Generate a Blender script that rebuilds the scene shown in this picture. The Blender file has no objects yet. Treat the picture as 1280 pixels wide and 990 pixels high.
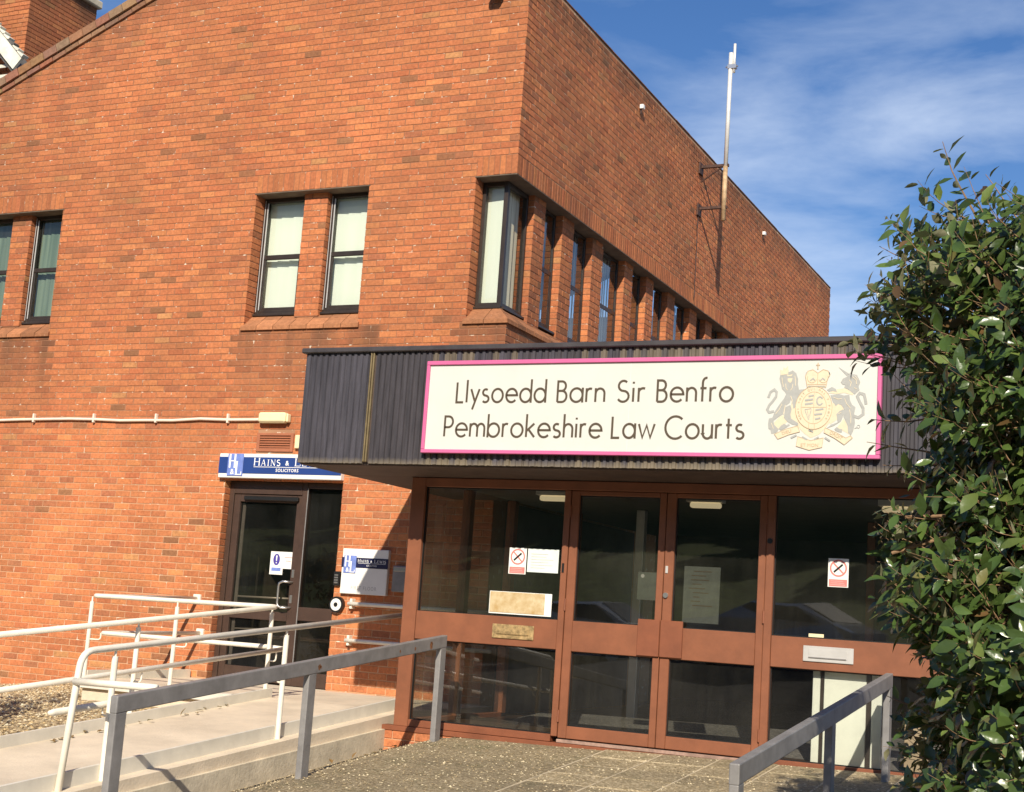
import bpy, math, random
import numpy as np
from mathutils import Vector, Matrix
R = random.Random(7)
sc = bpy.context.scene
COL = sc.collection

# ------------------------------------------------------------------ camera
def cam_basis(a, b, c):
    ca, sa, cb, sb, cc, s_ = math.cos(a), math.sin(a), math.cos(b), math.sin(b), math.cos(c), math.sin(c)
    fwd = Vector((sa*cb, ca*cb, sb)); right = Vector((ca, -sa, 0)); up = right.cross(fwd)
    return right*cc + up*s_, up*cc - right*s_, fwd
CR, CU, CF = cam_basis(-0.444077, 0.15602, 0.0685824)
CAM = Vector((6.5132, -13.4232, 0.8953))
cd = bpy.data.cameras.new('camera'); cam = bpy.data.objects.new('camera', cd); COL.objects.link(cam)
cd.sensor_width = 36; cd.lens = 1771.06/1280*36; cd.clip_start = .05; cd.clip_end = 2000
cam.matrix_world = Matrix(((CR.x, CU.x, -CF.x, CAM.x), (CR.y, CU.y, -CF.y, CAM.y), (CR.z, CU.z, -CF.z, CAM.z), (0, 0, 0, 1)))
sc.camera = cam
def project(p):                      # photograph pixels (1280 wide), used only to rank pieces by visible size
    d = Vector(p) - CAM; z = d.dot(CF)
    return 640+1771*d.dot(CR)/z, 495-1771*d.dot(CU)/z, z

# ------------------------------------------------------------------ light
SUN = Vector((-.345, 1.0, -.68)).normalized()
sl = bpy.data.lights.new('sun', 'SUN'); so = bpy.data.objects.new('sun', sl); COL.objects.link(so)
sl.energy = 5.0; sl.angle = math.radians(.5); sl.color = (1, .91, .76)
so.rotation_euler = SUN.to_track_quat('-Z', 'Y').to_euler()
w = bpy.data.worlds.new('World'); sc.world = w; w.use_nodes = True
nt = w.node_tree; nt.nodes.clear()
def N(t, typ, **kw):
    n = t.nodes.new(typ)
    for k, v in kw.items():
        if hasattr(n, k): setattr(n, k, v)
        else: n.inputs[k.replace('_', ' ')].default_value = v
    return n
sky = N(nt, 'ShaderNodeTexSky'); sky.sky_type = 'NISHITA'; sky.sun_disc = False
sky.sun_elevation = math.asin(-SUN.z); sky.sun_rotation = math.atan2(-SUN.x, -SUN.y)
sky.air_density = 1.0; sky.dust_density = .25; sky.ozone_density = 2.5
hs = N(nt, 'ShaderNodeHueSaturation'); hs.inputs['Hue'].default_value = .510; hs.inputs['Saturation'].default_value = 1.25; hs.inputs['Value'].default_value = 1.26
tc = N(nt, 'ShaderNodeTexCoord')
mp = N(nt, 'ShaderNodeMapping'); mp.inputs['Rotation'].default_value = (.3, .25, .4); mp.inputs['Scale'].default_value = (2.2, 2.2, 7)
no = N(nt, 'ShaderNodeTexNoise', Scale=2.9, Detail=7.0, Roughness=.56, Distortion=.25)
mr = N(nt, 'ShaderNodeMapRange', From_Min=.40, From_Max=.90)
no2 = N(nt, 'ShaderNodeTexNoise', Scale=1.7, Detail=3.0)
mr2 = N(nt, 'ShaderNodeMapRange', From_Min=.36, From_Max=.62)
sep = N(nt, 'ShaderNodeSeparateXYZ')
mr3 = N(nt, 'ShaderNodeMapRange', From_Min=.14, From_Max=.44, To_Min=1.6, To_Max=.30)
mul = N(nt, 'ShaderNodeMath', operation='MULTIPLY'); mul2 = N(nt, 'ShaderNodeMath', operation='MULTIPLY')
mx = N(nt, 'ShaderNodeMixRGB'); mx.inputs['Color2'].default_value = (9.6, 10.8, 12.6, 1)
bg = N(nt, 'ShaderNodeBackground', Strength=.072); wo = N(nt, 'ShaderNodeOutputWorld')
L = nt.links.new
L(sky.outputs[0], hs.inputs['Color']); L(hs.outputs[0], mx.inputs['Color1'])
L(tc.outputs['Generated'], mp.inputs[0]); L(mp.outputs[0], no.inputs['Vector']); L(tc.outputs['Generated'], no2.inputs['Vector'])
L(tc.outputs['Generated'], sep.inputs[0]); L(sep.outputs['Z'], mr3.inputs[0])
L(no.outputs['Fac'], mr.inputs[0]); L(no2.outputs['Fac'], mr2.inputs[0])
L(mr.outputs[0], mul.inputs[0]); L(mr2.outputs[0], mul.inputs[1]); L(mul.outputs[0], mul2.inputs[0]); L(mr3.outputs[0], mul2.inputs[1])
L(mul2.outputs[0], mx.inputs['Fac']); L(mx.outputs[0], bg.inputs['Color']); L(bg.outputs[0], wo.inputs[0])
vs = sc.view_settings; vs.view_transform = 'Standard'; vs.look = 'None'; vs.exposure = .36; vs.gamma = 1; vs.use_curve_mapping = False
sc.cycles.max_bounces = 8; sc.cycles.transparent_max_bounces = 24

# ------------------------------------------------------------------ materials
MATS = {}
def mat(name, col, rough=.6, metal=0, var=.12, scale=6, bump=0, bscale=60, spec=.5, vattr=False, col2=None, stretch=None, coat=0):
    m = bpy.data.materials.new(name); m.use_nodes = True; t = m.node_tree; b = t.nodes['Principled BSDF']
    b.inputs['Roughness'].default_value = rough; b.inputs['Metallic'].default_value = metal
    b.inputs['Specular IOR Level'].default_value = spec; b.inputs['Coat Weight'].default_value = coat
    tc = N(t, 'ShaderNodeTexCoord'); vec = tc.outputs['Object']
    if stretch:
        mp = N(t, 'ShaderNodeMapping'); mp.inputs['Scale'].default_value = stretch; t.links.new(vec, mp.inputs[0]); vec = mp.outputs[0]
    n = N(t, 'ShaderNodeTexNoise', Scale=scale, Detail=8.0, Roughness=.65); t.links.new(vec, n.inputs['Vector'])
    mx = N(t, 'ShaderNodeMixRGB')
    c = Vector(col[:3]); c2 = Vector(col2[:3]) if col2 else c*(1-2*var)
    c1 = c if col2 else c*(1+var)
    mx.inputs['Color1'].default_value = (*c2, 1); mx.inputs['Color2'].default_value = (*c1, 1)
    mr = N(t, 'ShaderNodeMapRange', From_Min=.3, From_Max=.7); t.links.new(n.outputs['Fac'], mr.inputs[0]); t.links.new(mr.outputs[0], mx.inputs['Fac'])
    out = mx.outputs[0]
    if vattr:
        at = N(t, 'ShaderNodeAttribute', attribute_name='tone'); m2 = N(t, 'ShaderNodeMixRGB', blend_type='MULTIPLY'); m2.inputs['Fac'].default_value = 1
        t.links.new(out, m2.inputs['Color1']); t.links.new(at.outputs['Color'], m2.inputs['Color2']); out = m2.outputs[0]
    t.links.new(out, b.inputs['Base Color'])
    if bump:
        n2 = N(t, 'ShaderNodeTexNoise', Scale=bscale, Detail=6.0); t.links.new(vec, n2.inputs['Vector'])
        bp = N(t, 'ShaderNodeBump', Strength=bump, Distance=.01); t.links.new(n2.outputs['Fac'], bp.inputs['Height']); t.links.new(bp.outputs[0], b.inputs['Normal'])
    MATS[name] = m
    return m

def brick_material():
    m = bpy.data.materials.new('brick'); m.use_nodes = True; t = m.node_tree; b = t.nodes['Principled BSDF']; l = t.links.new
    b.inputs['Roughness'].default_value = .85; b.inputs['Specular IOR Level'].default_value = .25
    at = N(t, 'ShaderNodeAttribute', attribute_name='tone'); g = N(t, 'ShaderNodeNewGeometry')
    n = N(t, 'ShaderNodeTexNoise', Scale=26.0, Detail=8.0, Roughness=.7); l(g.outputs['Position'], n.inputs['Vector'])
    mr = N(t, 'ShaderNodeMapRange', From_Min=.25, From_Max=.75, To_Min=.62, To_Max=1.32); l(n.outputs['Fac'], mr.inputs[0])
    mu = N(t, 'ShaderNodeMixRGB', blend_type='MULTIPLY'); mu.inputs['Fac'].default_value = 1; l(at.outputs['Color'], mu.inputs['Color1']); l(mr.outputs[0], mu.inputs['Color2'])
    # broad weathering: soot in patches and in streaks near the wall top, sill runs
    n2 = N(t, 'ShaderNodeTexNoise', Scale=.8, Detail=9.0, Roughness=.72); l(g.outputs['Position'], n2.inputs['Vector'])
    m2 = N(t, 'ShaderNodeMapRange', From_Min=.45, From_Max=.74, To_Min=0.0, To_Max=.46); l(n2.outputs['Fac'], m2.inputs[0])
    se = N(t, 'ShaderNodeSeparateXYZ'); l(g.outputs['Position'], se.inputs[0])
    mp = N(t, 'ShaderNodeMapping'); mp.inputs['Scale'].default_value = (3.2, 3.2, .25); l(g.outputs['Position'], mp.inputs[0])
    n3 = N(t, 'ShaderNodeTexNoise', Scale=1.0, Detail=6.0); l(mp.outputs[0], n3.inputs['Vector'])
    at2 = N(t, 'ShaderNodeAttribute', attribute_name='grime')      # painted per brick: distance below coping or sill
    ad = N(t, 'ShaderNodeMath', operation='MULTIPLY'); mr4 = N(t, 'ShaderNodeMapRange', From_Min=.3, From_Max=.62, To_Min=.25, To_Max=1.0)
    l(n3.outputs['Fac'], mr4.inputs[0]); l(mr4.outputs[0], ad.inputs[0]); l(at2.outputs['Fac'], ad.inputs[1])
    mxm = N(t, 'ShaderNodeMath', operation='MAXIMUM'); l(m2.outputs[0], mxm.inputs[0]); l(ad.outputs[0], mxm.inputs[1])
    dm = N(t, 'ShaderNodeMixRGB'); dm.inputs['Color2'].default_value = (.115, .062, .036, 1); l(mxm.outputs[0], dm.inputs['Fac']); l(mu.outputs[0], dm.inputs['Color1'])
    nd = N(t, 'ShaderNodeTexNoise', Scale=.33, Detail=4.0); l(g.outputs['Position'], nd.inputs['Vector'])
    rd = N(t, 'ShaderNodeMapRange', From_Min=.3, From_Max=.7, To_Min=.84, To_Max=1.12); l(nd.outputs['Fac'], rd.inputs[0])
    md = N(t, 'ShaderNodeMixRGB', blend_type='MULTIPLY'); md.inputs['Fac'].default_value = 1; l(dm.outputs[0], md.inputs['Color1']); l(rd.outputs[0], md.inputs['Color2']); dm = md
    # lime flecks
    vo = N(t, 'ShaderNodeTexNoise', Scale=19.0, Detail=3.0); l(g.outputs['Position'], vo.inputs['Vector'])
    mf = N(t, 'ShaderNodeMapRange', From_Min=.72, From_Max=.78, To_Min=0.0, To_Max=.55); l(vo.outputs['Fac'], mf.inputs[0])
    fm = N(t, 'ShaderNodeMixRGB'); fm.inputs['Color2'].default_value = (.62, .5, .38, 1); l(mf.outputs[0], fm.inputs['Fac']); l(dm.outputs[0], fm.inputs['Color1'])
    l(fm.outputs[0], b.inputs['Base Color'])
    nb = N(t, 'ShaderNodeTexNoise', Scale=90.0, Detail=6.0); l(g.outputs['Position'], nb.inputs['Vector'])
    bp = N(t, 'ShaderNodeBump', Strength=.5, Distance=.006); l(nb.outputs['Fac'], bp.inputs['Height']); l(bp.outputs[0], b.inputs['Normal'])
    return m
def mortar_material(name='mortar', hi=(.27, .13, .075), lo=(.51, .30, .175)):
    m = bpy.data.materials.new(name); m.use_nodes = True; t = m.node_tree; b = t.nodes['Principled BSDF']; l = t.links.new
    b.inputs['Roughness'].default_value = .95; b.inputs['Specular IOR Level'].default_value = .1
    g = N(t, 'ShaderNodeNewGeometry'); se = N(t, 'ShaderNodeSeparateXYZ'); l(g.outputs['Position'], se.inputs[0])
    n = N(t, 'ShaderNodeTexNoise', Scale=.8, Detail=6.0); l(g.outputs['Position'], n.inputs['Vector'])
    a = N(t, 'ShaderNodeMath', operation='MULTIPLY_ADD'); l(n.outputs['Fac'], a.inputs[0]); a.inputs[1].default_value = 3.4; l(se.outputs['Z'], a.inputs[2])
    r = N(t, 'ShaderNodeMapRange', From_Min=3.3, From_Max=5.4); l(a.outputs[0], r.inputs[0])
    mx = N(t, 'ShaderNodeMixRGB'); mx.inputs['Color1'].default_value = (*lo, 1); mx.inputs['Color2'].default_value = (*hi, 1); l(r.outputs[0], mx.inputs['Fac'])
    n2 = N(t, 'ShaderNodeTexNoise', Scale=14.0, Detail=4.0); l(g.outputs['Position'], n2.inputs['Vector'])
    r2 = N(t, 'ShaderNodeMapRange', From_Min=.60, From_Max=.72); l(n2.outputs['Fac'], r2.inputs[0])
    m2 = N(t, 'ShaderNodeMixRGB'); m2.inputs['Color2'].default_value = (.74, .66, .53, 1); l(r2.outputs[0], m2.inputs['Fac']); l(mx.outputs[0], m2.inputs['Color1'])
    l(m2.outputs[0], b.inputs['Base Color'])
    return m
def glass_material(name, tint, dust=.0, refl=1.0, dustcol=(.55, .55, .5)):
    m = bpy.data.materials.new(name); m.use_nodes = True; t = m.node_tree; t.nodes.clear(); l = t.links.new
    tr = N(t, 'ShaderNodeBsdfTransparent'); tr.inputs[0].default_value = (*tint, 1)
    gl = N(t, 'ShaderNodeBsdfGlossy'); gl.inputs['Roughness'].default_value = .015
    nz = N(t, 'ShaderNodeTexNoise', Scale=1.1, Detail=1.0); gg = N(t, 'ShaderNodeNewGeometry'); l(gg.outputs['Position'], nz.inputs['Vector'])
    bp = N(t, 'ShaderNodeBump', Strength=.12, Distance=.02); l(nz.outputs['Fac'], bp.inputs['Height']); l(bp.outputs[0], gl.inputs['Normal'])
    fr = N(t, 'ShaderNodeFresnel'); fr.inputs['IOR'].default_value = 1.5
    f2 = N(t, 'ShaderNodeMath', operation='MULTIPLY'); f2.inputs[1].default_value = 1.7*refl; f2.use_clamp = True; l(fr.outputs[0], f2.inputs[0])
    mx = N(t, 'ShaderNodeMixShader'); l(f2.outputs[0], mx.inputs[0]); l(tr.outputs[0], mx.inputs[1]); l(gl.outputs[0], mx.inputs[2]); o = mx.outputs[0]
    if dust:
        mp = N(t, 'ShaderNodeMapping'); mp.inputs['Scale'].default_value = (19, 19, .55); l(gg.outputs['Position'], mp.inputs[0])
        n = N(t, 'ShaderNodeTexNoise', Scale=2.0, Detail=6.0); l(mp.outputs[0], n.inputs['Vector'])
        r = N(t, 'ShaderNodeMapRange', From_Min=.35, From_Max=.75, To_Min=.75, To_Max=1.15); l(n.outputs['Fac'], r.inputs[0])
        nb = N(t, 'ShaderNodeTexNoise', Scale=1.6, Detail=4.0); l(gg.outputs['Position'], nb.inputs['Vector'])
        rb = N(t, 'ShaderNodeMapRange', From_Min=.35, From_Max=.72, To_Min=.25*dust, To_Max=1.5*dust); l(nb.outputs['Fac'], rb.inputs[0])
        rm = N(t, 'ShaderNodeMath', operation='MULTIPLY'); l(r.outputs[0], rm.inputs[0]); l(rb.outputs[0], rm.inputs[1]); r = rm
        df = N(t, 'ShaderNodeBsdfDiffuse'); df.inputs[0].default_value = (*dustcol, 1)
        m2 = N(t, 'ShaderNodeMixShader'); l(r.outputs[0], m2.inputs[0]); l(o, m2.inputs[1]); l(df.outputs[0], m2.inputs[2]); o = m2.outputs[0]
    ou = N(t, 'ShaderNodeOutputMaterial'); l(o, ou.inputs[0])
    return m
def leaf_material():
    m = bpy.data.materials.new('leaf'); m.use_nodes = True; t = m.node_tree; b = t.nodes['Principled BSDF']; l = t.links.new
    at = N(t, 'ShaderNodeAttribute', attribute_name='tone'); g = N(t, 'ShaderNodeNewGeometry')
    mx = N(t, 'ShaderNodeMixRGB'); mx.inputs['Color2'].default_value = (.26, .25, .15, 1); l(g.outputs['Backfacing'], mx.inputs['Fac']); l(at.outputs['Color'], mx.inputs['Color1'])
    l(mx.outputs[0], b.inputs['Base Color'])
    r = N(t, 'ShaderNodeMapRange', To_Min=.31, To_Max=.6); l(g.outputs['Backfacing'], r.inputs[0]); l(r.outputs[0], b.inputs['Roughness'])
    b.inputs['Specular IOR Level'].default_value = .6
    tl = N(t, 'ShaderNodeBsdfTranslucent'); tl.inputs[0].default_value = (.16, .24, .03, 1)
    ms = N(t, 'ShaderNodeMixShader'); ms.inputs[0].default_value = .12; ou = t.nodes['Material Output']
    l(b.outputs[0], ms.inputs[1]); l(tl.outputs[0], ms.inputs[2]); l(ms.outputs[0], ou.inputs[0])
    n = N(t, 'ShaderNodeTexNoise', Scale=24.0, Detail=2.0); l(g.outputs['Position'], n.inputs['Vector'])
    bp = N(t, 'ShaderNodeBump', Strength=.4, Distance=.012); l(n.outputs['Fac'], bp.inputs['Height']); l(bp.outputs[0], b.inputs['Normal'])
    return m
def pebble_ground(name, c1, c2, c3, scale, bump=.8, moss=0.0):
    m = bpy.data.materials.new(name); m.use_nodes = True; t = m.node_tree; b = t.nodes['Principled BSDF']; l = t.links.new
    b.inputs['Roughness'].default_value = .85
    g = N(t, 'ShaderNodeNewGeometry')
    v = N(t, 'ShaderNodeTexVoronoi', Scale=scale); l(g.outputs['Position'], v.inputs['Vector'])
    cr = N(t, 'ShaderNodeValToRGB'); e = cr.color_ramp.elements; e[0].position = .1; e[0].color = (*c1, 1); e[1].position = .95; e[1].color = (*c3, 1); k = e.new(.55); k.color = (*c2, 1)
    se = N(t, 'ShaderNodeSeparateColor'); l(v.outputs['Color'], se.inputs[0]); l(se.outputs[0], cr.inputs[0])
    n = N(t, 'ShaderNodeTexNoise', Scale=1.4, Detail=6.0, Roughness=.7); l(g.outputs['Position'], n.inputs['Vector'])
    mr = N(t, 'ShaderNodeMapRange', From_Min=.3, From_Max=.7, To_Min=.62, To_Max=1.15); l(n.outputs['Fac'], mr.inputs[0])
    mu = N(t, 'ShaderNodeMixRGB', blend_type='MULTIPLY'); mu.inputs['Fac'].default_value = 1; l(cr.outputs[0], mu.inputs['Color1']); l(mr.outputs[0], mu.inputs['Color2'])
    oi = N(t, 'ShaderNodeObjectInfo'); ro = N(t, 'ShaderNodeMapRange', To_Min=.82, To_Max=1.14); l(oi.outputs['Random'], ro.inputs[0])
    m3 = N(t, 'ShaderNodeMixRGB', blend_type='MULTIPLY'); m3.inputs['Fac'].default_value = 1; l(mu.outputs[0], m3.inputs['Color1']); l(ro.outputs[0], m3.inputs['Color2'])
    nm = N(t, 'ShaderNodeTexNoise', Scale=3.3, Detail=7.0, Roughness=.7); l(g.outputs['Position'], nm.inputs['Vector'])
    rm = N(t, 'ShaderNodeMapRange', From_Min=.52, From_Max=.68, To_Min=0.0, To_Max=moss); l(nm.outputs['Fac'], rm.inputs[0])
    m4 = N(t, 'ShaderNodeMixRGB'); m4.inputs['Color2'].default_value = (.085, .085, .035, 1); l(rm.outputs[0], m4.inputs['Fac']); l(m3.outputs[0], m4.inputs['Color1'])
    l(m4.outputs[0], b.inputs['Base Color'])
    bp = N(t, 'ShaderNodeBump', Strength=bump, Distance=.008, invert=True); l(v.outputs['Distance'], bp.inputs['Height']); l(bp.outputs[0], b.inputs['Normal'])
    return m
def cladding_material():
    m = bpy.data.materials.new('cladding'); m.use_nodes = True; t = m.node_tree; b = t.nodes['Principled BSDF']; l = t.links.new
    b.inputs['Roughness'].default_value = .5
    at = N(t, 'ShaderNodeAttribute', attribute_name='tone'); g = N(t, 'ShaderNodeNewGeometry')
    mp = N(t, 'ShaderNodeMapping'); mp.inputs['Scale'].default_value = (22, 22, 2.2); l(g.outputs['Position'], mp.inputs[0])
    n = N(t, 'ShaderNodeTexNoise', Scale=1.0, Detail=8.0, Roughness=.7); l(mp.outputs[0], n.inputs['Vector'])
    r = N(t, 'ShaderNodeMapRange', From_Min=.3, From_Max=.72, To_Min=.55, To_Max=1.5); l(n.outputs['Fac'], r.inputs[0])
    mu = N(t, 'ShaderNodeMixRGB', blend_type='MULTIPLY'); mu.inputs['Fac'].default_value = 1; l(at.outputs['Color'], mu.inputs['Color1']); l(r.outputs[0], mu.inputs['Color2'])
    # paler rib ends along the bottom drip
    se = N(t, 'ShaderNodeSeparateXYZ'); l(g.outputs['Position'], se.inputs[0])
    a = N(t, 'ShaderNodeMath', operation='MULTIPLY_ADD'); a.inputs[1].default_value = .07; l(n.outputs['Fac'], a.inputs[0]); l(se.outputs['Z'], a.inputs[2])
    r2 = N(t, 'ShaderNodeMapRange', From_Min=2.16, From_Max=2.215, To_Min=.55, To_Max=0.0); l(a.outputs[0], r2.inputs[0])
    m2 = N(t, 'ShaderNodeMixRGB'); m2.inputs['Color2'].default_value = (.27, .22, .15, 1); l(r2.outputs[0], m2.inputs['Fac']); l(mu.outputs[0], m2.inputs['Color1'])
    l(m2.outputs[0], b.inputs['Base Color'])
    return m
def blind_material(name, c1, c2, scale):
    m = bpy.data.materials.new(name); m.use_nodes = True; t = m.node_tree; b = t.nodes['Principled BSDF']; l = t.links.new
    b.inputs['Roughness'].default_value = .8
    g = N(t, 'ShaderNodeNewGeometry'); mp = N(t, 'ShaderNodeMapping'); mp.inputs['Scale'].default_value = (scale, scale, .6); l(g.outputs['Position'], mp.inputs[0])
    n = N(t, 'ShaderNodeTexNoise', Scale=1.0, Detail=3.0); l(mp.outputs[0], n.inputs['Vector'])
    mx = N(t, 'ShaderNodeMixRGB'); mx.inputs['Color1'].default_value = (*c1, 1); mx.inputs['Color2'].default_value = (*c2, 1)
    r = N(t, 'ShaderNodeMapRange', From_Min=.35, From_Max=.65); l(n.outputs['Fac'], r.inputs[0]); l(r.outputs[0], mx.inputs['Fac']); l(mx.outputs[0], b.inputs['Base Color'])
    return m
M_brick = brick_material(); M_mortar = mortar_material(); M_mortar_b = mortar_material('mortar_side', (.46, .27, .16)); M_leaf = leaf_material(); M_clad = cladding_material()
M_glass = glass_material('window_glass', (.92, .95, .94), .03)
M_glass_b = glass_material('side_window_glass', (.86, .89, .88), .03, 1.1)
M_glass_c = glass_material('corner_glass', (.93, .94, .92), .02, .35)
M_pglass = glass_material('porch_glass', (.80, .81, .76), .020, 1.5, (.5, .48, .38))
M_pglass2 = glass_material('porch_glass_dusty', (.78, .78, .72), .026, 1.3, (.5, .47, .36))
M_pglass3 = glass_material('porch_glass_clean', (.95, .95, .92), .015, 1.0, (.5, .47, .36))
M_dglass = glass_material('door_glass', (.60, .56, .50), .014, .9)
M_winfr = mat('window_frame_metal', (.034, .024, .019), .42, var=.2)
M_brown = mat('brown_door_paint', (.062, .036, .026), .42, var=.12)
M_rust = mat('terracotta_paint', (.225, .078, .035), .55, var=.12, scale=4, bump=.06, bscale=40)
M_rust2 = mat('terracotta_paint_dull', (.215, .068, .030), .55, var=.12, scale=5)
M_conc = mat('concrete', (.66, .555, .42), .9, var=.12, scale=1.7, bump=.35, bscale=50)
M_conc_d = mat('darker_concrete', (.60, .52, .39), .9, var=.16, scale=4, bump=.4, bscale=40)  # slightly darker, blotchier concrete for the ramp margin and chimney cap
M_kerbp = mat('kerb_board_paint', (.66, .62, .53), .6, var=.08, scale=4)
M_white = mat('white_railing_paint', (.80, .75, .64), .35, var=.06, scale=9)
M_galv = mat('galvanised_steel', (.235, .225, .22), .5, metal=.08, var=.14, scale=7, bump=.08, bscale=30)
M_rustspot = mat('rust_bloom', (.25, .10, .035), .8, var=.4, scale=40)
M_steel = mat('brushed_steel', (.62, .60, .57), .3, metal=.9, var=.06)
M_soffit = mat('soffit_board', (.085, .056, .044), .7, var=.2)
M_cap = mat('roof_edge_trim', (.055, .048, .05), .45, var=.2, scale=5)
M_strip = mat('cover_strip', (.20, .15, .075), .5, var=.2)
M_signw = mat('sign_white', (.60, .60, .55), .4, var=.025, scale=2)
M_pink = mat('sign_pink', (.60, .13, .29), .4, var=.04)
M_letter = mat('sign_lettering', (.075, .052, .03), .6, var=.05)
M_grey = mat('crest_grey', (.37, .37, .345), .5, var=.05, scale=30)
M_yel = mat('crest_yellow', (.66, .565, .40), .5, var=.04, scale=30)
M_tan = mat('crest_outline', (.50, .37, .23), .5, var=.05)
M_blue = mat('sign_blue', (.020, .052, .21), .4, var=.05)
M_navy = mat('sign_navy', (.012, .014, .055), .4, var=.05)
M_lblue = mat('logo_blue', (.17, .24, .58), .4, var=.15, scale=14)
M_signpl = mat('white_plastic', (.78, .77, .73), .35, var=.03)
M_textw = mat('white_print', (.82, .82, .82), .5, var=.01)
M_textg = mat('grey_print', (.42, .41, .40), .5, var=.05)
M_red = mat('red_print', (.62, .07, .06), .5, var=.05)
M_pinkred = mat('faded_red_print', (.72, .20, .18), .5, var=.06, scale=40)
M_black = mat('black_plastic', (.012, .012, .012), .4, var=.1)
M_paper = mat('paper', (.66, .72, .68), .8, var=.05, scale=10)
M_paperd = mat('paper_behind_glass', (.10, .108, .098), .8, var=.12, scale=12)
M_brass = mat('worn_brass', (.52, .36, .17), .45, metal=.45, var=.3, scale=30, bump=.2)
M_alum = mat('aluminium', (.66, .64, .61), .35, metal=.4, var=.06)
M_card = mat('faded_card', (.40, .26, .10), .85, var=.3, scale=12, col2=(.60, .50, .32))
M_cream = mat('cream_plastic', (.78, .68, .42), .4, var=.05)
M_cond = mat('conduit_paint', (.78, .66, .54), .5, var=.05)
M_thr = mat('worn_threshold', (.34, .22, .17), .6, var=.25, scale=12)
M_ventb = mat('terracotta_louvre', (.36, .125, .06), .7, var=.1)
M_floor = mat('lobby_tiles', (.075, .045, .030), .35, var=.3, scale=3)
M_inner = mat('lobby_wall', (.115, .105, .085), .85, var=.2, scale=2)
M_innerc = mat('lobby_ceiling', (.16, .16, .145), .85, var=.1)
M_board = mat('white_board', (.70, .73, .66), .5, var=.05)
M_blindw = blind_material('pale_blind', (.74, .77, .66), (.77, .79, .69), 10)
M_blindg = blind_material('green_blind', (.10, .15, .11), (.20, .26, .19), 17)
M_curt = blind_material('brown_curtain', (.50, .38, .23), (.86, .80, .62), 30)
M_grblind = blind_material('grey_blind', (.60, .57, .45), (.80, .77, .64), 14)
M_dirt = pebble_ground('gravel_bed_soil', (.20, .14, .075), (.36, .27, .15), (.58, .46, .28), 42)
M_agg = pebble_ground('exposed_aggregate', (.22, .17, .095), (.30, .235, .135), (.48, .39, .25), 70, .45, .5)
M_peb = mat('pebble', (1, 1, 1), .8, var=.15, scale=40, vattr=True)
M_asph = pebble_ground('tarmac', (.11, .105, .10), (.15, .14, .13), (.22, .205, .19), 60)
M_grassm = mat('grass_bank', (.16, .20, .045), .9, var=.35, scale=2, bump=.5, bscale=8)
M_bark = mat('bark', (.20, .125, .065), .85, var=.3, scale=30, bump=.4)
M_twig = mat('cut_twig', (.26, .155, .08), .8, var=.2, scale=30)
M_roof = mat('roof_tile', (.12, .11, .10), .8, var=.3, scale=3)
M_barge = mat('bargeboard_paint', (.78, .74, .62), .6, var=.15, scale=5)
M_mast = mat('mast_alloy', (.74, .72, .68), .35, metal=.2, var=.08, scale=8)
M_iron = mat('rusty_iron', (.07, .03, .02), .7, var=.4, scale=20)
M_stonesof = mat('lintel_soffit', (.16, .12, .085), .8, var=.2)
M_carp = [mat('car_silver', (.42, .44, .46), .25, metal=.6, var=.02, coat=.6), mat('car_blue', (.04, .09, .28), .25, metal=.2, var=.02, coat=.8), mat('car_white', (.72, .73, .72), .25, var=.02, coat=.6)]
M_tyre = mat('tyre', (.02, .02, .02), .8)
M_light = bpy.data.materials.new('lit_tube'); M_light.use_nodes = True
_b = M_light.node_tree.nodes['Principled BSDF']; _b.inputs['Emission Color'].default_value = (1, .80, .48, 1); _b.inputs['Emission Strength'].default_value = .4; _b.inputs['Base Color'].default_value = (.8, .7, .5, 1)

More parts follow.
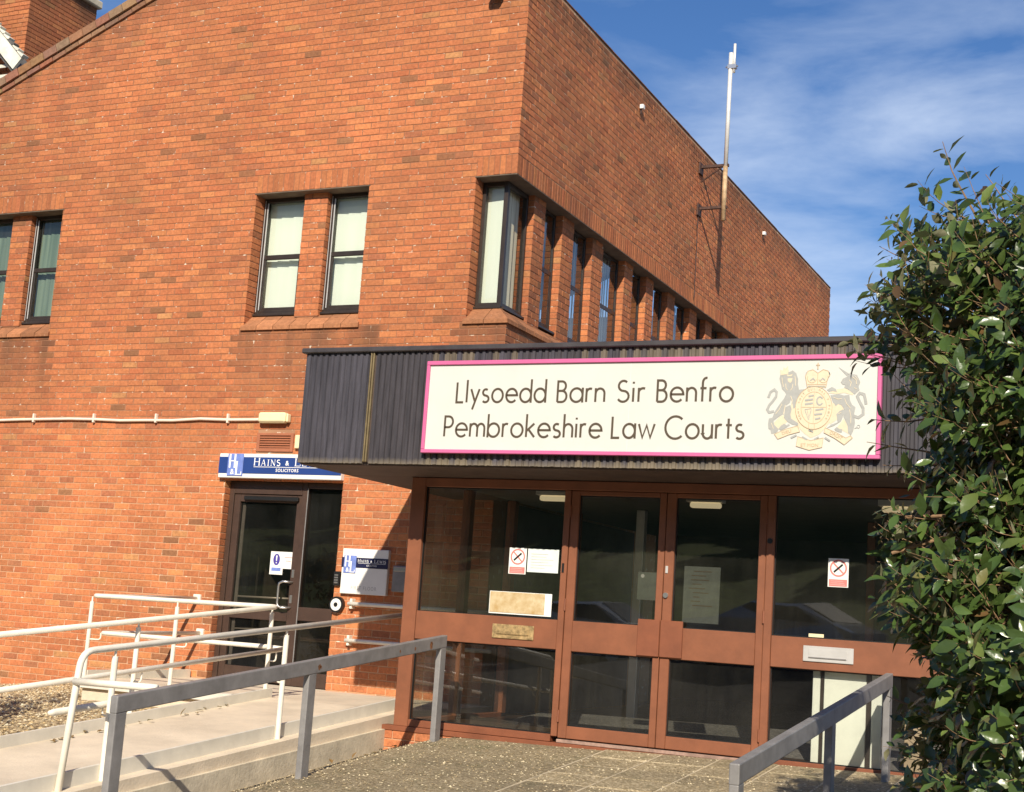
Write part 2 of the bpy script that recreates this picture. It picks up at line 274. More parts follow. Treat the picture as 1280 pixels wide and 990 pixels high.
# ------------------------------------------------------------------ mesh helpers
class MB:
    def __init__(s): s.v = []; s.f = []; s.tone = []; s.grime = []; s.cur = (1, 1, 1); s.g = 0.
    def add(s, vs, fs):
        b = len(s.v); s.v += [tuple(p) for p in vs]; s.f += [tuple(i+b for i in f) for f in fs]; s.tone += [s.cur]*len(vs); s.grime += [s.g]*len(vs); return s
    def box(s, x0, x1, y0, y1, z0, z1):
        x0, x1 = min(x0, x1), max(x0, x1); y0, y1 = min(y0, y1), max(y0, y1); z0, z1 = min(z0, z1), max(z0, z1)
        return s.add([(x0, y0, z0), (x1, y0, z0), (x1, y1, z0), (x0, y1, z0), (x0, y0, z1), (x1, y0, z1), (x1, y1, z1), (x0, y1, z1)],
                     [(3, 2, 1, 0), (4, 5, 6, 7), (0, 1, 5, 4), (1, 2, 6, 5), (2, 3, 7, 6), (3, 0, 4, 7)])
    def bbox(s, x0, x1, y0, y1, z0, z1, c=.004):      # box with chamfered edges
        x0, x1 = min(x0, x1), max(x0, x1); y0, y1 = min(y0, y1), max(y0, y1); z0, z1 = min(z0, z1), max(z0, z1)
        c = min(c, (x1-x0)*.3, (y1-y0)*.3, (z1-z0)*.3)
        V = []
        for sx in (0, 1):
            for sy in (0, 1):
                for sz in (0, 1):
                    X, Y, Z = (x1 if sx else x0), (y1 if sy else y0), (z1 if sz else z0); dx, dy, dz = (-c if sx else c), (-c if sy else c), (-c if sz else c)
                    V += [(X, Y+dy, Z+dz), (X+dx, Y, Z+dz), (X+dx, Y+dy, Z)]
        import itertools
        I = lambda sx, sy, sz, k: ((sx*2+sy)*2+sz)*3+k
        F = [(I(0,0,0,0), I(0,0,1,0), I(0,1,1,0), I(0,1,0,0)), (I(1,0,0,0), I(1,1,0,0), I(1,1,1,0), I(1,0,1,0)),
             (I(0,0,0,1), I(1,0,0,1), I(1,0,1,1), I(0,0,1,1)), (I(0,1,0,1), I(0,1,1,1), I(1,1,1,1), I(1,1,0,1)),
             (I(0,0,0,2), I(0,1,0,2), I(1,1,0,2), I(1,0,0,2)), (I(0,0,1,2), I(1,0,1,2), I(1,1,1,2), I(0,1,1,2))]
        ctr = Vector(((x0+x1)/2, (y0+y1)/2, (z0+z1)/2))
        ex = []
        for a in (0, 1):
            for b in (0, 1):
                ex += [(I(a,b,0,0), I(a,b,1,0), I(a,b,1,1), I(a,b,0,1)), (I(a,0,b,0), I(a,1,b,0), I(a,1,b,2), I(a,0,b,2)), (I(0,a,b,1), I(1,a,b,1), I(1,a,b,2), I(0,a,b,2))]
        for a, b, d in itertools.product((0, 1), repeat=3): ex.append((I(a,b,d,0), I(a,b,d,1), I(a,b,d,2)))
        for f in ex:
            p = [Vector(V[i]) for i in f]; n = (p[1]-p[0]).cross(p[2]-p[0])
            F.append(f if n.dot(sum(p, Vector())/len(p)-ctr) > 0 else f[::-1])
        return s.add(V, F)
    def hexa(s, a, b):          # two quads (bottom ring a, top ring b)
        return s.add(list(a)+list(b), [(3, 2, 1, 0), (4, 5, 6, 7), (0, 1, 5, 4), (1, 2, 6, 5), (2, 3, 7, 6), (3, 0, 4, 7)])
    def tube(s, pts, r, seg=10, caps=True):
        pts = [Vector(p) for p in pts]; n = len(pts); rs = r if isinstance(r, (list, tuple)) else [r]*n
        vs = []; ref = None
        for i, p in enumerate(pts):
            d = (pts[min(i+1, n-1)]-pts[max(i-1, 0)]).normalized()
            if ref is None: ref = Vector((0, 0, 1)) if abs(d.z) < .9 else Vector((1, 0, 0))
            u = d.cross(ref)
            if u.length < 1e-4: u = d.cross(Vector((.3, 1, .2)))
            u.normalize(); v = d.cross(u); ref = -v if False else u.cross(d)
            for k in range(seg):
                a = 2*math.pi*k/seg; vs.append(p+(u*math.cos(a)+v*math.sin(a))*rs[i])
        fs = [(i*seg+k, i*seg+(k+1) % seg, (i+1)*seg+(k+1) % seg, (i+1)*seg+k) for i in range(n-1) for k in range(seg)]
        if caps: fs += [tuple(range(seg))[::-1], tuple((n-1)*seg+k for k in range(seg))]
        return s.add(vs, fs)
    def poly(s, pts):            # flat ngon
        return s.add(pts, [tuple(range(len(pts)))])
WLOC = {}
def link(o, parent=None, world=(0, 0, 0)):
    COL.objects.link(o)
    if parent is not None:
        o.parent = parent; o.location = Vector(world)-WLOC[parent.name]
    else: o.location = world
    WLOC[o.name] = Vector(world)
    return o
def obj(name, mb, material, parent=None, origin=None, smooth=False, kind=None, label=None):
    if origin is None: origin = WLOC[parent.name] if parent is not None else (0, 0, 0)
    o0 = Vector(origin)
    me = bpy.data.meshes.new(name); me.from_pydata([(a-o0.x, b-o0.y, c-o0.z) for a, b, c in mb.v], [], mb.f)
    if any(t != (1, 1, 1) for t in mb.tone[:1]) or len(set(mb.tone)) > 1:
        at = me.attributes.new('tone', 'FLOAT_COLOR', 'POINT'); at.data.foreach_set('color', np.array([(*t, 1) for t in mb.tone], dtype=np.float32).ravel())
    if any(mb.grime):
        at = me.attributes.new('grime', 'FLOAT', 'POINT'); at.data.foreach_set('value', np.array(mb.grime, dtype=np.float32))
    if smooth: me.polygons.foreach_set('use_smooth', [True]*len(me.polygons))
    me.materials.append(material); me.update()
    o = bpy.data.objects.new(name, me); link(o, parent, origin)
    if kind: o['kind'] = kind
    if label: o['label'] = label
    return o
def thing(name, label, cat, loc, group=None):
    o = bpy.data.objects.new(name, None); o.empty_display_size = .2; link(o, None, loc); o['label'] = label; o['category'] = cat
    if group: o['group'] = group
    return o
def tag(o, label, cat, group=None):
    o['label'] = label; o['category'] = cat
    if group: o['group'] = group
    return o
def bx(name, m, parent, *b, c=.004, **kw):
    return obj(name, MB().bbox(*b, c=c), m, parent, **kw)
def copy_tree(o, loc, label, group=None):
    c = o.copy(); COL.objects.link(c); c.location = loc; WLOC[c.name] = Vector(loc); c['label'] = label
    for ch in list(o.children):
        d = ch.copy(); COL.objects.link(d); d.parent = c
        for g in list(ch.children):
            e = g.copy(); COL.objects.link(e); e.parent = d
    return c

# ------------------------------------------------------------------ bricks
DAT = 5.705; CO = .075
def tone():
    k = R.random()
    if k < .62: c = (.485, .166, .068)
    elif k < .82: c = (.435, .143, .061)
    elif k < .925: c = (.53, .19, .073)
    elif k < .97: c = (.37, .132, .063)
    elif k < .985: c = (.28, .118, .056)
    else: c = (.48, .21, .085)
    f = R.uniform(.90, 1.10); g = R.uniform(.95, 1.06)
    return (c[0]*f, c[1]*f*g, c[2]*f*g)
BRICKS = []          # (verts, faces, tone, grime)
def brick(O, U, Nn, u0, u1, z0, z1, proud=0., g=0., tn=None, up=Vector((0, 0, 1)), store=None):
    """one brick on a wall face: O face origin, U along, Nn outward, front face 'proud' of the face plane"""
    j = lambda a: R.uniform(-a, a)
    du = j(.002); dz = j(.0015); pr = proud+j(.0012); rot = j(.0022)
    def P(u, z, d): return O+U*u+up*z+Nn*d
    c = .0035
    a = [(u0+du, z0+dz-rot), (u1+du, z0+dz+rot), (u1+du, z1+dz+rot), (u0+du, z1+dz-rot)]
    i = [(u0+du+c, z0+dz+c-rot), (u1+du-c, z0+dz+c+rot), (u1+du-c, z1+dz-c+rot), (u0+du+c, z1+dz-c-rot)]
    V = [P(u, z, -.012) for u, z in a]+[P(u+j(.001), z+j(.001), pr-.0025) for u, z in a]+[P(u+j(.001), z, pr) for u, z in i]
    F = []
    for k in (0, 4):
        for q in range(4): F.append((k+q, k+(q+1) % 4, k+4+(q+1) % 4, k+4+q))
    F.append((8, 9, 10, 11))
    if U.cross(up).dot(Nn) < 0: F = [f[::-1] for f in F]
    zc = (O+up*z0).z; t_ = tn or tone()
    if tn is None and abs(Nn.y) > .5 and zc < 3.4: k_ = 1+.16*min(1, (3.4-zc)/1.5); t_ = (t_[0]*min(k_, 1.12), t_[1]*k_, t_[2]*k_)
    (BRICKS if store is None else store).append((V, F, t_, g))
def subtract(iv, a, b):
    out = []
    for p, q in iv:
        if b <= p or a >= q: out.append((p, q)); continue
        if a > p: out.append((p, a))
        if b < q: out.append((b, q))
    return out
def brick_face(O, U, Nn, umin, umax, zmin, zmax, phase=0, u0=0., holes=(), top=None, grime=None, store=None, bond=.225):
    k0 = math.floor((zmin-DAT)/CO); k1 = math.ceil((zmax-DAT)/CO)
    for k in range(k0, k1):
        z0 = DAT+k*CO+.005; z1 = z0+CO-.010
        if z1 > zmax+.012 or z0 < zmin-.03: continue
        iv = [(umin, umax)]
        for (ha, hb, hz0, hz1) in holes:
            if z1 > hz0+.01 and z0 < hz1-.01: iv = subtract(iv, ha, hb)
        off = u0+((k+phase) % 2)*bond/2
        n0 = math.floor((umin-off)/bond)-1; n1 = math.ceil((umax-off)/bond)+1
        for n in range(n0, n1):
            a, b = off+n*bond, off+(n+1)*bond
            for p, q in iv:
                x0, x1 = max(a, p), min(b, q)
                if x1-x0 < .045: continue
                if top and (z1 > top(x0)-.03 or z1 > top(x1)-.03): continue
                brick(O, U, Nn, x0+.005 if x0 > p+.001 or x0 == a else x0+.0015, x1-.005 if x1 == b else x1-.0015, z0, z1, g=grime((x0+x1)/2, z0) if grime else 0., store=store)
X, Y, Z = Vector((1, 0, 0)), Vector((0, 1, 0)), Vector((0, 0, 1))
O3 = Vector((0, 0, 0))
PAR = 8.14
def topA(x):
    return min(7.5+.416*(x+7.8), PAR-.416*x)
W1 = (-8.0, -6.43, 4.055, 5.705); W2 = (-3.43, -1.87, 4.055, 5.705); WC = (-.495, .01, 4.055, 5.705)
DO = (-3.465, -1.875, -.5, 2.27)
sold = .225
holesA = [W1, W2, WC, DO, (W1[0], W1[1], 5.705, 5.93), (W2[0], W2[1], 5.705, 5.93), (WC[0], .01, 5.705, 5.93), (-3.075, -2.575, 2.60, 2.815)]
def grimeA(x, z):
    g = max(0, 1-(topA(x)-z)/1.0)*.8
    for a, b in ((W1[0], W1[1]), (W2[0]-.05, W2[1]+.25), (-.55, 0)):
        if a-.05 < x < b+.05 and z < 4.05: g = max(g, max(0, 1-(4.05-z)/1.3)*.9)
    if x < -6 and z > 5.9: g = max(g, .28)
    return g
brick_face(O3, X, -Y, -11.2, 0, -.6, 9.4, 0, 0., holesA, topA, grimeA)
WB = (-.01, 10.4, 4.055, 5.705)
def grimeB(y, z):
    g = max(0, 1-(PAR-z)/.6)*.95
    if z < 4.05: g = max(g, max(0, 1-(4.05-z)/.6)*.8)
    return g
brick_face(O3, Y, X, 0, 15.34, 2.6, PAR+.01, 1, 0., [WB, (-.01, 10.4, 5.705, 5.93)], None, grimeB)
# soldier courses over the openings
LINTEL = []
def soldiers(O, U, Nn, a, b, z0=DAT, z1=DAT+.225):
    n = round((b-a)/.075); s = (b-a)/n
    for i in range(n):
        brick(O, U, Nn, a+i*s+.004, a+(i+1)*s-.004, z0+.004, z1-.006, g=R.uniform(0, .2), store=LINTEL, tn=(lambda f: tuple(v*f for v in tone()))(R.uniform(.80, .98)))
soldiers(O3, X, -Y, *W1[:2]); soldiers(O3, X, -Y, *W2[:2]); soldiers(O3, X, -Y, -.495, 0); soldiers(O3, Y, X, 0.0, 10.4)
# reveals and piers
RV = .19
def reveal(x, nx, z0, z1):
    brick_face(Vector((x, 0, 0)), Y, X*nx, 0.0, RV, z0, z1, 0, 0., bond=.45)
reveal(W1[0], 1, 4.1, 5.7); reveal(W1[1], -1, 4.1, 5.7); reveal(W2[0], 1, 4.1, 5.7); reveal(W2[1], -1, 4.1, 5.7); reveal(-.495, 1, 4.1, 5.7)
brick_face(Vector((DO[0], 0, 0)), Y, X, 0, .11, 0, 2.27, 0, 0., bond=.45); brick_face(Vector((DO[1], 0, 0)), Y, -X, 0, .11, 0, 2.27, 0, 0., bond=.45)
PIERS_A = [(-2.81, -2.485), (-7.375, -7.05)]
PIERS_B = [(.74, 1.06), (1.57, 1.93), (2.54, 2.91), (3.69, 4.01), (4.55, 4.85), (5.46, 5.79), (6.5, 6.84), (7.3, 7.63), (8.22, 8.55), (9.15, 9.48)]
light_t = lambda: tuple(v*R.uniform(1.0, 1.18) for v in tone())
for a, b in PIERS_A:
    brick_face(Vector((0, .105, 0)), X, -Y, a, b, 4.2, 5.7, 0, a)
    brick_face(Vector((b, .105, 0)), Y, X, 0, .13, 4.2, 5.7, 0, 0., bond=.45); brick_face(Vector((a, .105, 0)), Y, -X, 0, .13, 4.2, 5.7, 0, 0., bond=.45)
for a, b in PIERS_B:
    brick_face(Vector((-.105, 0, 0)), Y, X, a, b, 4.1, 5.7, 0, a)
    brick_face(Vector((-.105, a, 0)), -X, -Y, 0, .215, 4.1, 5.7, 0, 0., bond=.43)
    brick_face(Vector((-.105, b, 0)), -X, Y, 0, .215, 4.1, 5.7, 1, 0., bond=.43)

PIER_CORES = [(a+.004, b-.004, .109, .235) for a, b in PIERS_A], [(-.315, -.1085, a+.004, b-.004) for a, b in PIERS_B]
# ------------------------------------------------------------------ court building
BL = thing('court_building', 'large red brick building with a row of narrow upstairs windows', 'building', (-2.5, .2, 0))
def wall_cells(us, zs, filled, P, name, m):
    mb = MB()
    nu, nz = len(us)-1, len(zs)-1
    fl = lambda i, j: 0 <= i < nu and 0 <= j < nz and filled((us[i]+us[i+1])/2, (zs[j]+zs[j+1])/2)
    for i in range(nu):
        for j in range(nz):
            if not fl(i, j): continue
            a, b, c, d = us[i], us[i+1], zs[j], zs[j+1]
            mb.add([P(a, c, 0), P(b, c, 0), P(b, d, 0), P(a, d, 0)], [(0, 1, 2, 3)]); mb.add([P(a, c, 1), P(b, c, 1), P(b, d, 1), P(a, d, 1)], [(3, 2, 1, 0)])
            if not fl(i-1, j): mb.add([P(a, c, 0), P(a, d, 0), P(a, d, 1), P(a, c, 1)], [(0, 1, 2, 3)])
            if not fl(i+1, j): mb.add([P(b, c, 0), P(b, d, 0), P(b, d, 1), P(b, c, 1)], [(3, 2, 1, 0)])
            if not fl(i, j-1): mb.add([P(a, c, 0), P(b, c, 0), P(b, c, 1), P(a, c, 1)], [(3, 2, 1, 0)])
            if not fl(i, j+1): mb.add([P(a, d, 0), P(b, d, 0), P(b, d, 1), P(a, d, 1)], [(0, 1, 2, 3)])
    return obj(name, mb, m, BL)
inh = lambda x, z, H: any(a < x < b and c < z < d for a, b, c, d in H)
HA = [(W1[0]-.005, W1[1]+.005, W1[2], W1[3]+.008), (W2[0]-.005, W2[1]+.005, W2[2], W2[3]+.008), (WC[0]-.005, 1, WC[2], WC[3]+.008), (DO[0]-.005, DO[1]+.005, -1, DO[3])]
usA = sorted({-11.2, -.0045}|{h for q in HA for h in q[:2] if h < 0}); zsA = sorted({-.7, 6.0}|{h for q in HA for h in q[2:] if h > -.7})
wall_cells(usA, zsA, lambda x, z: not inh(x, z, HA), lambda u, z, s: (u, .0045 if s == 0 else .30, z), 'wall', M_mortar)
g = MB(); pr = [(-11.2, 6.0), (-.0045, 6.0), (-.0045, PAR), (-3.13, 9.44), (-11.2, 6.085)]
g.add([(x, .0045, z) for x, z in pr]+[(x, .30, z) for x, z in pr], [(0, 1, 2, 3, 4), (9, 8, 7, 6, 5)]+[((i+1) % 5, i, 5+i, 5+(i+1) % 5) for i in range(5)])
obj('gable', g, M_mortar, BL)
HB = [(-1, 10.408, 4.055, 5.713)]
wall_cells([.301, 10.408, 15.33], [-.7, 4.055, 5.713, PAR-.002], lambda y, z: not inh(y, z, HB), lambda u, z, s: (-.0042 if s == 0 else -.30, u, z), 'wall', M_mortar_b)
# the corner column of wall B in the first 0.3 m is closed by thin returns
cm = MB(); cm.box(-.297, -.0038, .0048, .3005, 5.714, PAR-.003); cm.box(-.297, -.0038, .0048, .3005, -.7, 4.054); obj('corner_core', cm, M_mortar, BL)
for q in PIER_CORES[0]+PIER_CORES[1]: obj('pier', MB().box(*q, 4.2, 5.702), M_mortar, BL)
obj('rear_wall', MB().box(-11.2, -.3, 15.0, 15.33, -.7, 7.6), M_mortar, BL); obj('end_wall', MB().box(-11.2, -10.9, .3, 15.0, -.7, 6.05), M_mortar, BL)
rf = MB(); rz = -.18
rf.add([(-11.3, .3, 6.085+rz), (-3.13, .3, 9.44+rz), (-3.13, 15.2, 9.44+rz), (-11.3, 15.2, 6.085+rz)], [(0, 1, 2, 3)])
rf.add([(-3.13, .3, 9.44+rz), (-.3, .3, 8.26+rz), (-.3, 15.2, 8.26+rz), (-3.13, 15.2, 9.44+rz)], [(0, 1, 2, 3)])
obj('roof', rf, M_roof, BL)
obj('upper_floor', MB().box(-10.8, -.35, .35, 14.9, 2.75, 2.95), M_inner, BL)
# chimney block and its verge, seen over the gable
CH = []
cx0, cx1, cy0, cy1, cz1 = -12.9, -10.58, 3.0, 4.54, 10.95
brick_face(Vector((0, cy0, 0)), X, -Y, cx0, cx1, 7.6, cz1, 0, cx1, store=CH); brick_face(Vector((cx1, 0, 0)), Y, X, cy0, cy1, 7.6, cz1, 1, cy0, store=CH, grime=lambda u, z: max(.25, 1-(cz1-z)/.8))
chim = obj('chimney', MB().box(cx0, cx1-.009, cy0+.009, cy1, 6.2, cz1-.002), M_mortar, BL)
obj('chimney_cap', MB().bbox(cx0-.06, cx1+.07, cy0-.07, cy1+.06, cz1, cz1+.14, c=.02), M_conc_d, chim)
def batch(lst):
    mb = MB()
    for V, F, tn, gr in lst: mb.cur = tn; mb.g = gr; mb.add(V, F)
    return mb
obj('chimney_bricks', batch(CH), M_brick, chim, kind='stuff')
# rear wing verge
vg = thing('rear_roof_verge', 'white painted roof verge with saw-toothed tile ends beside the brick chimney', 'roof', (-10.3, 2.3, 6.0))
p0, p1 = Vector((-12.4, 2.0, 11.66)), Vector((-9.56, 2.0, 8.92)); dv = (p1-p0).normalized(); nv = Vector((-dv.z, 0, dv.x)) if dv.x < 0 else Vector((-dv.z, 0, dv.x)); nv = nv if nv.z > 0 else -nv
def slab(a, b, n, t0, t1, y0, y1):
    ra = [a+n*t0, b+n*t0, b+n*t1, a+n*t1]
    return [Vector((q.x, y0, q.z)) for q in ra], [Vector((q.x, y1, q.z)) for q in ra]
mb = MB(); mb.hexa(*slab(p0, p1, nv, -.24, 0, 2.0, 2.05)); obj('bargeboard', mb, M_barge, vg)
mb = MB(); mb.hexa(*slab(p0, p1, nv, -.30, -.245, 2.05, 2.75)); obj('roof_deck', mb, M_roof, vg)
nt_ = 26
for i in range(nt_):
    a = p0+(p1-p0)*(i/nt_); b = p0+(p1-p0)*((i+1.12)/nt_)
    mb = MB(); r1 = [a+nv*.004, b+nv*.004, b+nv*.055, a+nv*.018]
    mb.hexa([Vector((q.x, 1.97, q.z)) for q in r1], [Vector((q.x, 2.09, q.z)) for q in r1]); obj('roof_tile', mb, M_barge if R.random() < .8 else M_roof, vg)
for i in range(14):
    zc = 8.0+i*.17; xr = -9.62-.012*i-(max(0, zc-8.6))*1.03
    obj('louvre_slat', MB().hexa([(-12, 2.12, zc), (xr, 2.12, zc), (xr, 2.24, zc+.10), (-12, 2.24, zc+.10)], [(-12, 2.115, zc+.02), (xr, 2.115, zc+.02), (xr, 2.235, zc+.12), (-12, 2.235, zc+.12)]), M_kerbp, vg)
obj('gable_wall', MB().box(-12.4, -9.75, 2.3, 2.75, 6.2, 8.5), M_soffit, vg)
# verge coping of the main gable: two rows of bricks on the slope
d = Vector((1, 0, .416)).normalized(); nn = Vector((-.416, 0, 1)).normalized(); st = Vector((-11.2, 0, 6.085))
n = int(8.7/.225)
for row, (t0, t1, y0) in enumerate(((-.045, .065, -.055), (-.115, -.052, -.028))):
    for i in range(n):
        a = st+d*(i*.2255+.004+(.11 if row else 0)); b = a+d*.2155
        mb = MB(); mb.cur = tuple(v*R.uniform(.62, 1.0) for v in (.34, .19, .11)); mb.g = .35 if row else .2
        y0j = y0+R.uniform(-.004, .004)
        r1 = [a+nn*t0, b+nn*t0, b+nn*t1, a+nn*t1]
        mb.hexa([Vector((q.x, y0j, q.z)) for q in r1], [Vector((q.x, .28, q.z)) for q in r1])
        obj('verge_brick', mb, M_brick, BL)
# parapet capping on wall B
for i in range(24):
    y0 = .002+i*.639; mb = MB(); mb.cur = (.30, .14, .08); mb.g = .5; mb.bbox(-.31, .006+R.uniform(0, .006), y0, y0+.634, PAR+.004, PAR+.022); obj('parapet_coping', mb, M_brick, BL)
# individually visible bricks: the 300 largest in the picture
def score(e):
    V = e[0]; c = sum((Vector(v) for v in V[8:12]), Vector())/4
    px = [project(v) for v in V[8:12]]
    if not all(2 < p[0] < 1278 and 2 < p[1] < 975 for p in px): return 0
    cx = sum(p[0] for p in px)/4; cy = sum(p[1] for p in px)/4
    if cx > 380 and cy > 435 and not (cx < 520 and cy > 600): return 0
    if cx > 1035: return 0
    if cy > 745 and cx < 260: return 0
    n = (Vector(V[9])-Vector(V[8])).cross(Vector(V[11])-Vector(V[8])).normalized()
    ar = 0
    for i in range(4): ar += px[i][0]*px[(i+1) % 4][1]-px[(i+1) % 4][0]*px[i][1]
    return abs(ar)/2 if True else 0
rank = sorted(range(len(BRICKS)), key=lambda i: -score(BRICKS[i])); top300 = rank[:300]; st3 = set(top300)
for i in top300:
    e = BRICKS[i]; obj('brick', batch([e]), M_brick, BL, origin=tuple(e[0][0]))
obj('brickwork', batch([e for i, e in enumerate(BRICKS) if i not in st3]), M_brick, BL, kind='stuff')
lr = sorted(LINTEL, key=lambda e: -score(e))
for e in lr[:170]: obj('lintel_brick', batch([e]), M_brick, BL, origin=tuple(e[0][0]))
obj('lintel_brickwork', batch(lr[170:]), M_brick, BL, kind='stuff')
# steel lintel plates under the soldier courses
for a, b in (W1[:2], W2[:2]): bx('lintel_plate', M_stonesof, BL, a-.02, b+.02, -.008, .2, 5.690, 5.704)
mb = MB(); mb.bbox(-.505, .008, -.008, .2, 5.690, 5.704); mb.bbox(-.2, .008, .2015, 10.42, 5.690, 5.704); obj('lintel_plate', mb, M_stonesof, BL)
# sloping sill bricks
def sill_row(O, U, Nn, a, b, mitre=0):
    n = max(1, round((b-a)/.225)); s = (b-a)/n
    for row in (0, 1):
        f0, f1 = (.028, -.09) if row == 0 else (-.092, -.215)
        z0, z1 = (4.075, 4.172) if row == 0 else (4.176, 4.272)
        for i in range(n):
            u0, u1 = a+i*s+.004, a+(i+1)*s-.004
            m0 = m1 = 0
            if mitre and i == (n-1 if mitre > 0 else 0):
                if mitre > 0: m0, m1 = f0, f1
            def P(u, dd, z): return O+U*u+Nn*dd+Z*z
            e0 = (u1+(f0 if mitre > 0 and i == n-1 else 0)); e1 = (u1+(f1 if mitre > 0 and i == n-1 else 0))
            s0 = (u0-(f0 if mitre < 0 and i == 0 else 0)); s1 = (u0-(f1 if mitre < 0 and i == 0 else 0))
            jz = R.uniform(-.003, .003)
            mb = MB(); f_ = R.uniform(.85, 1.1); mb.cur = (.44*f_, .185*f_, .085*f_); mb.g = R.uniform(.05, .55)
            mb.hexa([P(s0, f0, z0-.045), P(e0, f0, z0-.045), P(e1, f1, z0-.045), P(s1, f1, z0-.045)], [P(s0, f0, z0+jz), P(e0, f0, z0+jz), P(e1, f1, z1+jz), P(s1, f1, z1+jz)])
            if U.cross(Nn).z < 0: mb.f = [f[::-1] for f in mb.f]
            obj('sill_brick', mb, M_brick, BL)
sill_row(O3, X, -Y, W1[0]-.03, W1[1]+.03); sill_row(O3, X, -Y, W2[0]-.03, W2[1]+.03)
sill_row(O3, X, -Y, -.525, 0.0, 1); sill_row(O3, Y, X, 0.0, 10.4, -1)
# windows
def sash_window(a, b, plane, axis, z0, z1, zm, blind, glass, bottom_glass=None):
    """frame in a wall plane; axis 'x': runs along x at y=plane (faces -y); axis 'y': runs along y at x=plane (faces +x)"""
    def B(u0, u1, d0, d1, c0, c1):
        if axis == 'y': d0, d1 = d0*.35, d1*.45
        return (u0, u1, plane+d0, plane+d1, c0, c1) if axis == 'x' else (plane-d1, plane-d0, u0, u1, c0, c1)
    mb = MB(); t = .045 if axis == 'x' else .035
    for q in ((a, a+t, 0, .07, z0, z1), (b-t, b, 0, .07, z0, z1), (a+t, b-t, 0, .07, z1-t, z1), (a+t, b-t, 0, .07, z0, z0+t)): mb.bbox(*B(*q))
    wn = obj('window', mb, M_winfr, BL)
    mb = MB(); s = .03          # sliding sashes
    mb.bbox(*B(a+t, b-t, .016, .05, zm-.028, zm+.028)); mb.bbox(*B(a+t, a+t+s, .02, .05, z0+t, zm-.028)); mb.bbox(*B(b-t-s, b-t, .02, .05, z0+t, zm-.028)); mb.bbox(*B(a+t+s, b-t-s, .02, .05, z0+t, z0+t+.04))
    obj('sash', mb, M_winfr, wn)
    mb = MB(); mb.bbox(*B(a+.012, a+.020, -.006, .0, z0+.03, z1-.02)); mb.bbox(*B(a+t, a+t+.010, -.003, .014, z0+.05, z1-.05)); obj('glazing_trim', mb, M_alum, wn)
    def G(c0, c1, dd):
        u0, u1 = a+t-.002, b-t+.002
        return [(u0, plane+dd, c0), (u1, plane+dd, c0), (u1, plane+dd, c1), (u0, plane+dd, c1)] if axis == 'x' else [(plane-dd*.35, u0, c0), (plane-dd*.35, u1, c0), (plane-dd*.35, u1, c1), (plane-dd*.35, u0, c1)]
    for c0, c1, dd in ((z0+t, zm, .036), (zm, z1-t, .044)): obj('pane', MB().poly(G(c0, c1, dd)), glass, wn)
    bl = MB(); n = max(3, int((b-a)/.085))
    for i in range(n):           # vertical blind slats, overlapping
        u0 = a+.01+(b-a-.02)*i/n; u1 = u0+(b-a)/n*1.18; dd = .115+.006*(i % 2); z_ = z0+.03; 
        if axis == 'x': bl.add([(u0, plane+dd, z_), (u1, plane+dd+(.008 if blind is M_blindw else .022), z_), (u1, plane+dd+(.008 if blind is M_blindw else .022), z1), (u0, plane+dd, z1)], [(0, 1, 2, 3)])
        else: bl.add([(plane-dd, u0, z_), (plane-dd-.022, u1, z_), (plane-dd-.022, u1, z1), (plane-dd, u0, z1)], [(0, 1, 2, 3)])
    obj('blind', bl, blind, wn)
    return wn
for (a, b), (p, q) in ((W1[:2], PIERS_A[1]), (W2[:2], PIERS_A[0])):
    bm = M_blindg if a < -6 else M_blindw
    sash_window(a+.002, p-.002, .185, 'x', 4.265, 5.688, 4.965, bm, M_glass); sash_window(q+.002, b-.002, .185, 'x', 4.265, 5.688, 4.965, bm, M_glass)
ends = [1.06]+[v for pr_ in PIERS_B[1:] for v in pr_]+[10.4]
for i in range(0, len(ends)-1, 2): sash_window(ends[i]+.002, ends[i+1]-.002, -.195, 'y', 4.265, 5.688, 4.965, M_grblind, M_glass_b)
# corner window
mb = MB(); z0, z1 = 4.265, 5.688; t = .04
for q in ((-.493, -.453, .19, .25, z0, z1), (-.232, -.18, .19, .242, z0, z1), (-.453, -.232, .19, .25, z0, z0+.045), (-.453, -.232, .19, .25, z1-.05, z1),
          (-.24, -.18, .70, .738, z0, z1), (-.24, -.18, .242, .70, z0, z0+.045), (-.24, -.18, .242, .70, z1-.05, z1)): mb.bbox(*q)
wn = obj('corner_window', mb, M_winfr, BL)
obj('pane', MB().poly([(-.455, .215, z0+.04), (-.23, .215, z0+.04), (-.23, .215, z1-.045), (-.455, .215, z1-.045)]), M_glass, wn)
obj('pane', MB().poly([(-.205, .24, z0+.04), (-.205, .702, z0+.04), (-.205, .702, z1-.045), (-.205, .24, z1-.045)]), M_glass_c, wn)
bl = MB(); bl.add([(-.49, .29, z0), (-.25, .275, z0), (-.25, .275, z1), (-.49, .29, z1)], [(0, 1, 2, 3)]); obj('blind', bl, M_blindw, wn)
bl = MB()
for i in range(9):
    y0 = .28+i*.05; bl.add([(-.27-.03*(i % 2), y0, z0), (-.27-.03*((i+1) % 2), y0+.052, z0), (-.27-.03*((i+1) % 2), y0+.052, z1), (-.27-.03*(i % 2), y0, z1)], [(0, 1, 2, 3)])
obj('curtain', bl, M_curt, wn)
bx('window_board', M_winfr, wn, -.5, -.17, .155, .20, 4.235, 4.263); bx('window_board', M_winfr, wn, -.20, -.14, .2015, .74, 4.235, 4.263)
for a, b in ((W1[0], PIERS_A[1][0]), (PIERS_A[1][1], W1[1]), (W2[0], PIERS_A[0][0]), (PIERS_A[0][1], W2[1])): bx('window_ledge', M_winfr, BL, a+.004, b-.004, .14, .184, 4.235, 4.263)
